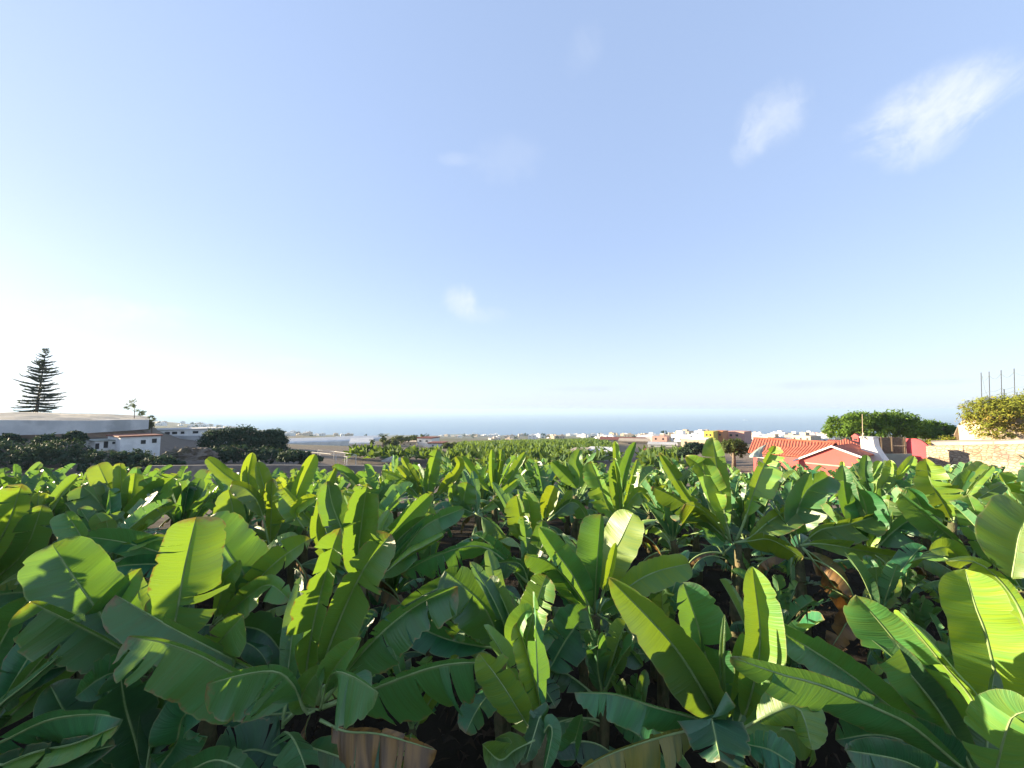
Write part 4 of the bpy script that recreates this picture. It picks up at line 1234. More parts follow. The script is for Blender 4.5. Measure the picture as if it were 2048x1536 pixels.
def trunk_mb(base, top, r, rg, limbs=5, spread=1.5):
    mb = MB()
    mid = base.lerp(top, .5) + Vector((rg.gauss(0, r), rg.gauss(0, r), 0))
    mb.tube([base, mid, top], [r * 1.25, r, r * .6], 8)
    for k in range(limbs):
        an = 6.28 * k / limbs + rg.random()
        s = base.lerp(top, rg.uniform(.55, .95))
        e = s + Vector((math.cos(an) * spread, math.sin(an) * spread, spread * rg.uniform(.5, 1.1)))
        mb.tube([s, s.lerp(e, .5) + UZ * spread * .12, e], [r * .5, r * .35, r * .12], 6)
    return mb


def px_lobe(px, py, rpx, rpy, d, depth=None):
    c = at(px, py, d)
    return (c, rpx * mpx(d), (depth or rpx * mpx(d) * .8), rpy * mpx(d))


def tree(name, label, cat, d, base_px, lobes, n, size, mat, seed, group=None, trunk_r=.2, **kw):
    b = at(base_px[0], base_px[1], d)
    b.z = ground(b.x, b.y) - .1
    o = empty(name, b)
    tag(o, label, cat, group)
    L = [px_lobe(*l) if len(l) <= 6 and not isinstance(l[0], Vector) else l for l in lobes]
    rg = random.Random(seed)
    top = sum((l[0] for l in L), Vector()) / len(L)
    sp = max(l[1] for l in L) * .6
    trunk_mb(b, Vector((top.x, top.y, top.z)), trunk_r, rg, 6, sp).build('trunk', M['trunk'], o, True)
    crown(L, n, size, mat, seed, 'crown', o, **kw)
    return o


def shrub(name, label, d, lobes, n, size, mat, seed, group, cat='shrub', **kw):
    c = at(lobes[0][0], lobes[0][1], d)
    b = Vector((c.x, c.y, ground(c.x, c.y)))
    o = empty(name, b)
    tag(o, label, cat, group)
    crown([px_lobe(*l) for l in lobes], n, size, mat, seed, 'foliage', o, **kw)
    rg = random.Random(seed)
    mb = MB()
    for k in range(5):
        e = Vector((c.x + rg.gauss(0, .3), c.y + rg.gauss(0, .3), c.z))
        mb.tube([b - UZ * .1, b.lerp(e, .5), e], [.04, .03, .012], 5)
    mb.build('stem', M['trunk'], o)
    return o


# Norfolk pine: tiers of level branches on a leaning trunk
def norfolk():
    d = 82.0
    base, top = at(72, 829, d), at(92, 697, d)
    b = base.copy()
    o = empty('norfolk_pine', b)
    tag(o, 'tall dark tiered pine leaning on top of the earth bank at the left', 'pine tree')
    H = (top - base).length
    mb = MB()
    P = lambda f: base.lerp(top, f)
    mb.tube([P(0) - UZ * .6, P(.3), P(.7), P(1)], [.30, .2, .10, .02], 8)
    mb.build('trunk', M['trunk'], o, True)
    rg = random.Random(3)
    fol = MB()
    tiers = [.02, .07, .125, .17, .215, .26, .31, .36, .405, .45, .495, .54, .585, .635, .685, .735, .78, .815, .86, .89, .93, .96, .985]
    for ti, f in enumerate(tiers):
        if f < .45: L = 3.7 - 1.0 * abs(f - .12)
        else: L = 3.35 * (1 - (f - .45) / .55) ** .92 + .18
        nb = 8 if f < .8 else 5
        droop = -.28 + f * .55
        for k in range(nb):
            an = 6.283 * k / nb + ti * .7 + rg.gauss(0, .16)
            if rg.random() < .10: continue
            ll = L * rg.uniform(.58, 1.1); droop_ = droop + rg.gauss(0, .07)
            dr = Vector((math.cos(an), math.sin(an), 0))
            s = P(f)
            sd_ = Vector((-dr.y, dr.x, 0))
            n = 9
            prev = None
            for q in range(n + 1):
                g = q / n
                p = s + dr * ll * g + UZ * (ll * (droop_ * g + .2 * g * g))
                w = .40 * (1 - g * .7) * min(1, g * 6 + .25) * (1 if f < .8 else .55)
                cur = (p - sd_ * w, p + sd_ * w, p + UZ * w * rg.uniform(.4, .8), p - UZ * w * rg.uniform(.5, .9))
                if prev:
                    tn = rg.random()
                    for a_, b_ in ((0, 2), (2, 1), (0, 3), (3, 1)):
                        fol.quad(prev[a_], prev[b_], cur[b_], cur[a_], uv=[(tn, .2)] * 4)
                    # side sprays
                    for z in (-1, 1):
                        e = p + sd_ * z * w * rg.uniform(1.4, 2.6) + dr * .22 + UZ * rg.gauss(.08, .14)
                        fol.quad(p - dr * .07, p + dr * .07, e + dr * .03, e - dr * .03, uv=[(rg.random(), .3)] * 4)
                prev = cur
    fol.build('foliage', M['f_pine'], o)


norfolk()


# ------------------------------------------------------------------ left side: bank, wall, sheds
def strip_wall(name, mat, label, cat, pts, thick, top_jit=0.0, group=None):
    """a wall along points (px, d, top py, bottom py); thick metres deep"""
    mb = MB()
    rg = random.Random(len(pts))
    fr, bk = [], []
    for px, d, tp, bp in pts:
        a, b = at(px, tp, d), at(px, bp, d)
        b = Vector((a.x, a.y, b.z))
        a.z += rg.uniform(-1, 1) * top_jit
        away = Vector((a.x, a.y, 0)).normalized() * thick
        fr.append((a, b)); bk.append((a + away, b + away))
    for i in range(len(pts) - 1):
        mb.quad(fr[i][1], fr[i + 1][1], fr[i + 1][0], fr[i][0])
        mb.quad(bk[i + 1][1], bk[i][1], bk[i][0], bk[i + 1][0])
        mb.quad(fr[i][0], fr[i + 1][0], bk[i + 1][0], bk[i][0])
        mb.quad(fr[i + 1][1], fr[i][1], bk[i][1], bk[i + 1][1])
    mb.quad(fr[0][1], fr[0][0], bk[0][0], bk[0][1])
    mb.quad(fr[-1][0], fr[-1][1], bk[-1][1], bk[-1][0])
    o = mb.build(name, mat)
    if label: tag(o, label, cat, group)
    return o


strip_wall('retaining_wall', M['concrete'], 'long pale grey retaining wall below the sandy bank at the left', 'wall',
           [(-260, 43, 839, 874), (-120, 44, 839, 872), (0, 45, 840, 871), (90, 47, 840, 869), (180, 50, 841, 866), (260, 54, 839, 861), (298, 57, 839, 858)], 1.2, .03)
# the sandy bank on top of the wall
def bank():
    mb = MB()
    rg = random.Random(8)
    rows = []
    cols = [-300, -220, -140, -60, 0, 30, 60, 90, 120, 150, 180, 210, 240, 270, 300]
    tops = [826, 826, 827, 827, 827, 826, 826, 827, 829, 830, 830, 831, 833, 835, 839]
    for px, tp in zip(cols, tops):
        d0 = 45.5 + max(0, px) / 300 * 12.5
        col = []
        for k in range(7):
            f = k / 6
            d = d0 + 9 * f
            py = 840 + (tp - 840) * min(1, f * 1.6) ** .8
            p = at(px, py, d)
            if k in (1, 2, 3, 4): p.z += rg.uniform(-.10, .10)
            col.append(p)
        q = col[-1].copy(); q += Vector((q.x, q.y, 0)).normalized() * 40; col.append(q)
        e = q.copy(); e.z -= 8; col.append(e)
        rows.append(col)
    for i in range(len(rows) - 1):
        for k in range(8):
            mb.quad(rows[i][k], rows[i + 1][k], rows[i + 1][k + 1], rows[i][k + 1])
    o = mb.build('earth_bank', M['drygrass'], None, True)
    tag(o, 'sandy dry grass bank above the retaining wall', 'bank', kind='structure')


bank()


def house_frame(px, py, d, yaw=0.0):
    """origin at a pixel, x to the right, y away from the viewer, turned by yaw"""
    o = at(px, py, d)
    az = math.atan2(o.x, o.y) - yaw
    uy = Vector((math.sin(az), math.cos(az), 0))
    ux = Vector((uy.y, -uy.x, 0))
    return o, ux, uy


def facade_house(name, label, cat, d, px0, px1, pyt, pyb, depth, wallmat, windows=(), roof=None, yaw=0.0, group=None, winmat='dark', sink=1.5):
    """flat or tiled house whose front spans px0..px1; windows are (x0,x1,y0,y1) fractions of the front"""
    o, ux, uy = house_frame((px0 + px1) / 2, pyb, d, yaw)
    c = at((px0 + px1) / 2, pyt, d)
    xa, xb = solve_x(o, ux, px0), solve_x(o, ux, px1)
    w = xb - xa
    o = o + ux * ((xa + xb) / 2)
    h = c.z - o.z
    root = empty(name, o)
    tag(root, label, cat, group)
    mb = MB(); mb.frame(o, ux, uy, UZ, -w / 2, w / 2, 0, depth, -sink, h); mb.build('wall', wallmat, root)
    for (x0, x1, y0, y1) in windows:
        mb = MB()
        mb.frame(o, ux, uy, UZ, -w / 2 + w * x0, -w / 2 + w * x1, -.03, .05, h * y0, h * y1)
        mb.build('window', M[winmat], root)
    if roof:
        kind, mat, rise, over = roof
        mb = MB()
        if kind == 'flat':
            mb.frame(o, ux, uy, UZ, -w / 2 - over, w / 2 + over, -over, depth + over, h + .003, h + rise)
        elif kind == 'gable':     # ridge parallel to the front
            A = lambda x, y, z: o + ux * x + uy * y + UZ * z
            x0, x1, y0, y1 = -w / 2 - over, w / 2 + over, -over, depth + over
            ym = depth / 2
            nu = (x1 - x0) / .28; nv = 8
            uvq = [(0, 0), (nu, 0), (nu, nv), (0, nv)]
            mb.quad(A(x0, y0, h + .02), A(x1, y0, h + .02), A(x1, ym, h + rise), A(x0, ym, h + rise), uv=uvq)
            mb.quad(A(x1, y1, h + .02), A(x0, y1, h + .02), A(x0, ym, h + rise), A(x1, ym, h + rise), uv=uvq)
            mb.quad(A(x0, y0, h + .012), A(x0, ym, h + rise - .08), A(x1, ym, h + rise - .08), A(x1, y0, h + .012), uv=uvq)
            mb.poly([A(x0 + over, 0, h), A(x0 + over, depth, h), A(x0 + over, ym, h + rise - .1)])
            mb.poly([A(x1 - over, depth, h), A(x1 - over, 0, h), A(x1 - over, ym, h + rise - .1)])
        mb.build('roof', M[mat] if isinstance(mat, str) else mat, root)
    return root


facade_house('shed', 'small white shed with two windows and a rust red roof edge below the retaining wall', 'shed', 46, 239, 320, 873, 899, 5, M['white'],
             [(.50, .62, .42, .72), (.78, .90, .45, .78)], ('flat', 'rust', .13, .18), yaw=R(14))
facade_house('shed', 'low white lean-to with dark door openings left of the small white shed', 'shed', 45, 190, 238, 882, 897, 4, M['white'],
             [(.0, .16, .0, .75), (.34, .52, .1, .95), (.70, .92, .55, .85)], ('flat', 'greyrender', .08, .12), yaw=R(14))
facade_house('farm_building', 'long low white building with a row of dark windows behind the small white shed', 'building', 76, 306, 446, 859, 871, 7, M['white'],
             [(.04, .09, .3, .7), (.15, .22, .3, .7), (.25, .32, .3, .7), (.37, .42, .3, .7), (.54, .62, .3, .7), (.74, .81, .3, .7)], ('flat', 'concrete', .14, .3), yaw=R(8))
strip_wall('terrace_wall', M['concrete'], 'grey terrace wall under the long low white building', 'wall',
           [(300, 73, 871, 893), (370, 73, 871, 894), (430, 73, 871, 896), (455, 73, 872, 897)], .6, .05)
strip_wall('field_wall', surf('dull_stone', (.17, .16, .15), (.24, .22, .20), 1.5, .95, .5, 9), 'low grey kerb wall along the bare terraced field', 'wall',
           [(300, 31.5, 932, 950), (420, 32, 931, 950), (560, 33, 931, 950), (700, 34, 932, 950), (790, 35, 934, 950)], .35, .05)


def mound(name, label, px, py, d, rx, ry, rz, mat, seed, cat='mound'):
    rg = random.Random(seed)
    c = at(px, py, d)
    mb = MB()
    nu, nv = 44, 16
    for j in range(nv):
        for i in range(nu):
            a = 2 * math.pi * i / nu; e = (math.pi / 2) * j / (nv - 1)
            v = Vector((math.cos(a) * math.cos(e) * rx, math.sin(a) * math.cos(e) * ry, math.sin(e) * rz))
            k = 1 + .34 * mnoise.noise(v * .9 + Vector((seed, 0, 0))) + .22 * mnoise.noise(v * 2.6) + .12 * mnoise.noise(v * 6)
            mb.v.append(tuple(c + v * k - UZ * .2))
    for j in range(nv - 1):
        for i in range(nu):
            a, b = j * nu + i, j * nu + (i + 1) % nu
            mb.f.append((a, b, b + nu, a + nu))
    mb.m = [0] * len(mb.f); mb.uv = [[(0, 0)] * 4] * len(mb.f)
    o = mb.build(name, mat, None, False)
    tag(o, label, cat)


mound('rocky_mound', 'brown rocky mound right of the small white shed', 376, 914, 44, 2.9, 2.2, 1.35, M['rock'], 2)
mound('soil_heap', 'pale sunlit heap of earth on the bare terraced field', 786, 920, 52, 1.5, 1.0, .6, M['drygrass'], 9)

# shrubs under the left wall
rgs = random.Random(21)
SH = [(-90, 905, 80, 30, 38), (0, 904, 70, 27, 38), (70, 915, 70, 28, 37), (128, 905, 66, 26, 39), (205, 922, 72, 20, 37), (268, 919, 58, 19, 38), (322, 926, 50, 15, 36), (92, 884, 34, 14, 42), (14, 877, 36, 9, 42), (150, 872, 28, 9, 44)]
SHL = ['dark shrub cut by the left edge of the picture', 'dark shrub mass under the left end of the retaining wall', 'dense dark shrub nearest the banana plants at the left', 'dark shrub rising against the retaining wall',
       'low dark shrub left of the small white shed', 'feathery dark shrub in front of the small white shed', 'low dark shrub at the foot of the rocky mound', 'small dark shrub close to the retaining wall',
       'thin shrub at the far left foot of the wall', 'small shrub on the ledge under the retaining wall']
for i, (px, py, rx, ry, d) in enumerate(SH):
    shrub('shrub', SHL[i], d, [(px, py, rx * .62, ry, d), (px - rx * .5, py + 8, rx * .5, ry * .75, d), (px + rx * .5, py + 7, rx * .5, ry * .7, d)], 2600, .10, M['f_dark'], 60 + i, 'dark shrubs under the left wall')
# wispy bushes on the bank
tree('wispy_tree', 'thin wispy tree on the right end of the sandy bank', 'tree', 60, (268, 838), [(266, 818, 13, 9, 60), (262, 808, 8, 9, 60), (278, 826, 14, 6, 60), (272, 802, 5, 6, 60)], 420, .055, M['f_dry'], 71, trunk_r=.05, aspect=6)
tree('wispy_tree', 'brownish bush at the end of the retaining wall', 'tree', 58.5, (303, 862), [(301, 842, 8, 10, 58.5), (304, 852, 7, 9, 58.5)], 600, .075, M['f_dry'], 72, trunk_r=.07, aspect=3.5)

# dark tree clump
DT = [('dark leafy tree at the left end of the dark clump', [(440, 885, 34, 26, 55), (422, 900, 24, 18, 54), (458, 872, 20, 16, 55)], 441),
      ('dark rounded tree in the middle of the dark clump', [(492, 880, 30, 26, 56), (480, 868, 22, 14, 56), (510, 892, 26, 22, 55)], 492),
      ('dark tree with a steep right side at the right end of the clump', [(545, 884, 28, 26, 56), (560, 892, 18, 20, 56), (538, 870, 18, 12, 56)], 546),
      ('low dark bushy tree in front of the dark clump', [(460, 908, 46, 16, 48), (530, 911, 44, 15, 48)], 500),
      ('low dark bush at the foot of the clump by the bare field', [(590, 913, 34, 11, 46), (622, 918, 24, 8, 46)], 595)]
for i, (lab, lob, bx) in enumerate(DT):
    tree('dense_tree', lab, 'tree', lob[0][4], (bx, 915), lob, 5200, .13, M['f_dark'], 80 + i, 'dark trees beyond the left field', trunk_r=.22)


# pipe frame on the field
def pipe_frame():
    o = empty('pipe_frame', at(655, 925, 48))
    tag(o, 'skeleton of thin white poles and rails on the bare terraced field', 'pole frame')
    rows = [[(600, 905, 66), (640, 909, 60), (672, 913, 54), (694, 918, 49)], [(636, 903, 68), (668, 906, 62), (690, 909, 57), (712, 913, 52)]]
    tops = []
    for r in rows:
        tl = []
        for px, py, d in r:
            b = at(px, py, d); g = ground(b.x, b.y); tz = b + UZ * .25
            mb = MB(); mb.tube([Vector((b.x, b.y, g - .1)), tz], .035, 6); mb.build('pole', M['white'], o)
            tl.append(tz)
        mb = MB(); mb.tube(tl, .022, 5); mb.build('rail', M['white'], o)
        tops.append(tl)
    for a, b in zip(*tops):
        mb = MB(); mb.tube([a, b], .022, 5); mb.build('rail', M['white'], o)


pipe_frame()

# greenhouses and villa
def greenhouse(px0, px1, py0, py1, d, label):
    o, ux, uy = house_frame((px0 + px1) / 2, py1, d)
    w = (px1 - px0) * mpx(d); h = (py1 - py0) * mpx(d)
    root = empty('greenhouse', o); tag(root, label, 'greenhouse', 'white greenhouses below the far hills')
    mb = MB(); mb.frame(o, ux, uy, UZ, -w / 2, w / 2, 0, 26, -3, h * .5); mb.build('wall', M['plastic'], root)
    mb = MB()
    for k in range(4):
        y0, y1 = k * 6.5, k * 6.5 + 6.5
        A = lambda x, y, z: o + ux * x + uy * y + UZ * z
        prof = [(y0 + (y1 - y0) * f / 6, h * .5 + .01 + h * .55 * math.sin(math.pi * f / 6)) for f in range(7)]
        for a, b in zip(prof[:-1], prof[1:]):
            mb.quad(A(-w / 2, *a), A(w / 2, *a), A(w / 2, *b), A(-w / 2, *b))
    mb.build('roof', M['plastic'], root)


greenhouse(580, 700, 881, 887, 190, 'long white greenhouse roof right of the dark tree clump')
greenhouse(672, 762, 876, 881, 290, 'narrow white greenhouse roof further off left of the palm')
greenhouse(700, 748, 884, 889, 150, 'short cream greenhouse roof left of the palm')
facade_house('villa', 'white cube shaped villa among trees below the sea', 'villa', 150, 834, 863, 877, 889, 7, M['white'],
             [(.15, .3, .45, .7), (.6, .75, .45, .7)], ('flat', 'rust', .35, .15), yaw=R(-28))
facade_house('outbuilding', 'low white outbuilding right of the cube shaped villa', 'building', 140, 856, 884, 887, 896, 6, M['white'], [(.3, .4, .3, .7)], ('flat', 'rust', .3, .3), yaw=R(-20))
facade_house('outbuilding', 'small cream block left of the cube shaped villa', 'building', 148, 800, 832, 885, 893, 6, M['cream'], [(.2, .3, .3, .7), (.6, .7, .3, .7)], ('flat', 'cream', .25, .2))
strip_wall('garden_wall', M['cream'], 'long cream garden wall below the palm and the villa', 'wall', [(700, 132, 889, 897), (760, 132, 889, 897), (810, 133, 890, 898), (846, 133, 891, 899)], .4)


def palm(px, pyb, pyt, d, fr_px, label, seed):
    rg = random.Random(seed)
    b = at(px, pyb, d); b.z = ground(b.x, b.y); t_ = at(px, pyt, d)
    o = empty('palm_tree', b); tag(o, label, 'palm tree')
    mb = MB(); mb.tube([b - UZ * .2, b.lerp(t_, .5), t_], [.32, .24, .2], 8); mb.build('trunk', M['trunk'], o, True)
    mb = MB(); L = fr_px * mpx(d)
    for k in range(38):
        an = k * 2.4; e = R(rg.uniform(-35, 75)); p = t_.copy(); ll = L * rg.uniform(.8, 1.1)
        dr = Vector((math.cos(an), math.sin(an), 0)); sdv = Vector((-dr.y, dr.x, 0)); prev = None
        for q in range(7):
            w = .05 + ll * .13 * math.sin(math.pi * (q + .6) / 7.4)
            cur = (p - sdv * w - UZ * w * .5, p, p + sdv * w - UZ * w * .5)
            if prev:
                tn = rg.random()
                mb.quad(prev[0], prev[1], cur[1], cur[0], uv=[(tn, .2)] * 4); mb.quad(prev[1], prev[2], cur[2], cur[1], uv=[(tn, .2)] * 4)
            prev = cur
            p = p + (dr * math.cos(e) + UZ * math.sin(e)) * (ll / 6); e -= R(17)
    mb.build('crown', M['f_olive'], o)


palm(766, 892, 875, 128, 13, 'bushy palm tree left of the cube shaped villa', 4)
palm(744, 891, 882, 126, 8, 'small low palm by the short cream greenhouse', 6)
palm(845, 878, 871, 156, 5, 'small palm standing behind the roof of the villa', 7)
for i, (px, py, rx, ry, d, la) in enumerate([(800, 880, 20, 8, 140, 'green tree between the palm and the villa'), (826, 878, 12, 7, 158, 'dark tree behind the left side of the villa'),
                                             (783, 886, 15, 7, 126, 'low tree right of the bushy palm'), (893, 893, 12, 7, 120, 'small round tree right of the white outbuilding'), (908, 891, 9, 6, 122, 'darker small round tree beside the distant banana field')]):
    tree('garden_tree', la, 'tree', d, (px, py + 8), [(px, py, rx, ry, d), (px + rx * .4, py + 2, rx * .6, ry * .8, d)], 1500, .22, M['f_olive'], 120 + i, 'trees around the villa', trunk_r=.2)


# ------------------------------------------------------------------ far banana fields (too many to count)
def banana_field(name, label, poly, dens_px, seed, lo, hi):
    """poly: list of (px, py); plants stand on the terrain under those pixels"""
    rg = random.Random(seed)
    mb = MB()
    xs = [p[0] for p in poly]; ys = [p[1] for p in poly]

    def inside(x, y):
        c = False
        for i in range(len(poly)):
            (x1, y1), (x2, y2) = poly[i], poly[i - 1]
            if (y1 > y) != (y2 > y) and x < (x2 - x1) * (y - y1) / (y2 - y1) + x1: c = not c
        return c
    y = lo
    while y < hi:
        x = -y * .5
        while x < y * .5:
            xx, yy = x + rg.gauss(0, .5), y + rg.gauss(0, .5)
            z = ground(xx, yy)
            px, py, d = proj((xx, yy, z + 1.8))
            if inside(px, py):
                c = Vector((xx, yy, z + .9))
                for k in range(10):
                    an = rg.random() * 6.28; e = R(rg.uniform(0, 80))
                    dr = Vector((math.cos(an) * math.cos(e), math.sin(an) * math.cos(e), math.sin(e)))
                    s = dr.cross(Vector((rg.gauss(0, 1), rg.gauss(0, 1), rg.gauss(0, 1)))).normalized() * rg.uniform(.26, .42)
                    m_ = c + dr * .9; tp = c + dr * rg.uniform(1.5, 2.1) - UZ * rg.uniform(0, .5)
                    tn = rg.random()
                    mb.quad(c, m_ + s, tp, m_ - s, uv=[(tn, .2)] * 4)
            x += dens_px
        y += dens_px
    o = mb.build(name, M['f_banana'])
    tag(o, label, 'banana field', kind='stuff')
    print(name, len(mb.f))


banana_field('banana_field', 'dark green field of banana plants below the cream garden wall', [(690, 893), (760, 893), (850, 897), (935, 896), (930, 925), (800, 922), (770, 905), (690, 902)], 2.0, 1, 58, 130)
banana_field('banana_field', 'pale green fields of banana plants between the villa and the white house', [(925, 884), (1010, 881), (1100, 880), (1180, 877), (1225, 885), (1240, 902), (1190, 912), (1190, 930), (1000, 935), (860, 935), (880, 915)], 2.5, 2, 44, 330)
banana_field('banana_field', 'patch of banana plants between the grey building and the dark round shrub', [(1285, 898), (1375, 896), (1375, 925), (1285, 925)], 2.1, 3, 45, 110)

# ------------------------------------------------------------------ middle houses
r_ = facade_house('cottage', 'small cottage with an orange tiled roof left of the white house', 'house', 66, 1098, 1137, 915, 931, 5, M['cream'], [(.15, .3, .35, .8), (.55, .75, .1, .8)], ('gable', 'tile', .95, .35), yaw=R(-14))
facade_house('house', 'white two storey house tower with openings beside the orange tiled cottage', 'house', 63, 1139, 1168, 902, 932, 5, M['white'],
             [(.15, .38, .66, .9), (.55, .85, .66, .9), (.14, .34, .3, .48)], ('flat', 'cream', .12, .15), yaw=R(-14))
facade_house('house', 'plain white flat roofed house wing with bright walls behind the banana tips', 'house', 65, 1167, 1226, 903, 932, 7, M['white'], [(.6, .7, .35, .6), (.86, .93, .3, .7)], ('flat', 'white', .15, .1), yaw=R(-10))
facade_house('house', 'low brick red house with a brown roof left of the round crowned tree', 'house', 62, 1288, 1318, 907, 922, 5, M['pink'], [(.25, .45, .3, .8)], ('gable', 'rust', .55, .3), yaw=R(-10))
facade_house('warehouse', 'long grey blue building below the pale warehouse roofs', 'warehouse', 135, 1296, 1355, 890, 900, 10, M['concrete'], [(.1, .2, .3, .8), (.5, .6, .3, .8)], ('flat', 'concrete', .3, .2))
facade_house('warehouse', 'long pale flat roofed warehouse above the grey blue building', 'warehouse', 170, 1238, 1300, 884, 891, 16, M['cream'], [(.3, .4, .1, .7)], ('flat', 'cream', .5, .4))
facade_house('warehouse', 'brown roofed long hall behind the pale warehouse', 'warehouse', 230, 1200, 1292, 880, 885, 18, M['cream'], [(.3, .34, .1, .7)], ('gable', 'rust', 1.2, .4))
facade_house('house', 'bright yellow house standing above the coastal town', 'house', 150, 1408, 1427, 864, 884, 8, M['yellow'], [(.2, .4, .6, .8), (.6, .8, .6, .8)], ('flat', 'yellow', .2, .1), yaw=R(-15))
facade_house('house', 'ochre brick house right of the bright yellow house', 'house', 154, 1427, 1446, 863, 884, 8, M['orange'], [(.2, .4, .6, .8), (.6, .8, .6, .8)], ('flat', 'orange', .2, .1), yaw=R(-15))
facade_house('house', 'tall pale pink house with a darker pink side near the round crowned tree', 'house', 158, 1455, 1489, 864, 886, 9, M['palepink'], [(.15, .3, .6, .78), (.5, .65, .6, .78), (.5, .65, .2, .4)], ('flat', 'palepink', .25, .1), yaw=R(-18))
facade_house('house', 'wide cream house in front of the bright yellow house', 'house', 128, 1362, 1412, 879, 898, 9, M['cream'], [(.15, .25, .5, .75), (.5, .6, .5, .75)], ('flat', 'white', .25, .1), yaw=R(-16))
tree('round_tree', 'neat round crowned tree left of the long red tiled roof', 'tree', 50, (1467, 928), [(1466, 893, 25, 14, 50), (1453, 900, 17, 12, 50), (1480, 901, 16, 12, 50)], 3600, .13, M['f_olive'], 140, trunk_r=.22)
tree('round_tree', 'dark spreading tree behind the tall banana plant', 'tree', 54, (1390, 925), [(1388, 897, 22, 11, 54), (1370, 905, 16, 9, 54), (1408, 900, 18, 10, 54)], 3600, .13, M['f_dark'], 141, trunk_r=.2)

# ------------------------------------------------------------------ town: many little houses by the coast
rgt = random.Random(77)
def town_house(px, d, wm, hm, mat, label, group, yaw):
    p = at(px, 820, d)
    g = ground(p.x, p.y)
    o = Vector((p.x, p.y, g))
    az = math.atan2(p.x, p.y) - yaw
    uy = Vector((math.sin(az), math.cos(az), 0)); ux = Vector((uy.y, -uy.x, 0))
    mb = MB()
    dp = wm * rgt.uniform(.7, 1.1)
    mb.frame(o, ux, uy, UZ, -wm / 2, wm / 2, 0, dp, -2, hm)
    x0 = rgt.uniform(-.3, .1)
    mb.frame(o, ux, uy, UZ, wm * x0, wm * (x0 + .3), dp * .2, dp * .6, hm + .004, hm + rgt.uniform(1.2, 2.4))     # stair head on the roof
    nst = max(1, int(hm / 3))
    for s in range(nst):
        for k in range(max(2, int(wm / 3.5))):
            xc = -wm / 2 + (k + .5) * wm / max(2, int(wm / 3.5))
            mb.frame(o, ux, uy, UZ, xc - .55, xc + .55, -.05, .05, s * 3 + 1.0, s * 3 + 2.3, m=1)
    ob = mb.build('town_house', [mat, M['dark']])
    tag(ob, label, 'house', group)


tones = [M['white']] * 5 + [M['cream']] * 3 + [M['palepink']]
n_t = 0
while n_t < 190:
    px = rgt.uniform(865, 1655)
    d = 380 * (2250 / 380) ** rgt.random()
    if px < 1240 and d < 520: continue
    if px < 960 and d < 900: continue
    if px < 1400 and rgt.random() < .3 and d < 700: continue
    f = 1 + d / 1600
    town_house(px, d, rgt.uniform(7, 13) * f ** .5, rgt.choice((3.2, 3.6, 4, 6.2, 6.6)) * f ** .3, rgt.choice(tones), 'pale flat roofed house of the coastal town below the sea', 'pale houses of the coastal town', rgt.uniform(-.8, .3))
    n_t += 1
for k in range(26):
    px = rgt.uniform(1495, 1648); d = rgt.uniform(230, 460)
    town_house(px, d, rgt.uniform(8, 15), rgt.choice((3.2, 3.6, 4.6)), rgt.choice(tones), 'pale house in the cluster behind the long red tiled roof', 'pale houses behind the red tiled roof', rgt.uniform(-.7, .1))
for k in range(16):
    px = rgt.uniform(1290, 1420); d = rgt.uniform(230, 420)
    town_house(px, d, rgt.uniform(9, 16), rgt.choice((3.2, 4.2)), rgt.choice(tones), 'pale house on the slope left of the bright yellow house', 'pale houses left of the yellow house', rgt.uniform(-.7, .1))
for k in range(60):
    px = rgt.uniform(300, 700); d = rgt.uniform(560, 1450)
    if px > 560: d = rgt.uniform(700, 1300)
    town_house(px, d, rgt.uniform(9, 16), rgt.choice((3.6, 6.4)), rgt.choice(tones[:8]), 'tiny white house scattered over the hazy hillside at the left', 'white houses on the hazy hillside', rgt.uniform(-.8, .3))
# dark trees dotted through the town
for k in range(40):
    px = rgt.uniform(300, 1640); d = rgt.uniform(260, 1300)
    if px < 1240 and 700 < px and d < 420: d += 300
    p = at(px, 820, d); g = ground(p.x, p.y); hh = rgt.uniform(2.5, 5) * (1 + d / 900)
    c = Vector((p.x, p.y, g + hh * .65))
    o = empty('distant_tree', Vector((p.x, p.y, g)))
    tag(o, 'small dark tree dotted among the far houses', 'tree', 'distant dark trees among the houses')
    crown([(c, hh * .6, hh * .6, hh * .5)], 260, hh * .09, M['f_dark'], 300 + k, 'crown', o)
    mb = MB(); mb.tube([Vector((p.x, p.y, g - .3)), c], [hh * .06, hh * .04], 5); mb.build('trunk', M['trunk'], o)

# ships
def ship(px, py, d, L, label):
    o = at(px, py, d); o.z = -158
    root = empty('ship', o); tag(root, label, 'ship')
    mb = MB()
    prof = [(-.5, 0), (-.52, .07), (.5, .10), (.56, .11), (.50, 0)]
    mb.prism([o + UX * (a * L) + UZ * (b * L) for a, b in prof], UY * L * .16); mb.build('hull', M['hull'], root)
    mb = MB(); mb.frame(o, UX, UY, UZ, -.42 * L, .3 * L, .02 * L, .14 * L, .108 * L, .17 * L); mb.frame(o, UX, UY, UZ, -.3 * L, .2 * L, .03 * L, .13 * L, .171 * L, .21 * L); mb.build('superstructure', M['hull'], root)
    mb = MB(); mb.frame(o, UX, UY, UZ, -.2 * L, -.1 * L, .05 * L, .11 * L, .211 * L, .26 * L); mb.build('funnel', M['hull'], root)


def sea_d(py):
    # distance along the view axis at which the sea shows at this row of the photograph
    v = UPV * ((768 - py) / F) + FWD
    return (-158 - CAMZ) / v.z


ship(1062, 829, sea_d(829.5), 190, 'white ferry far out near the horizon')
ship(1491, 841, sea_d(841), 70, 'small white boat on the sea above the town')

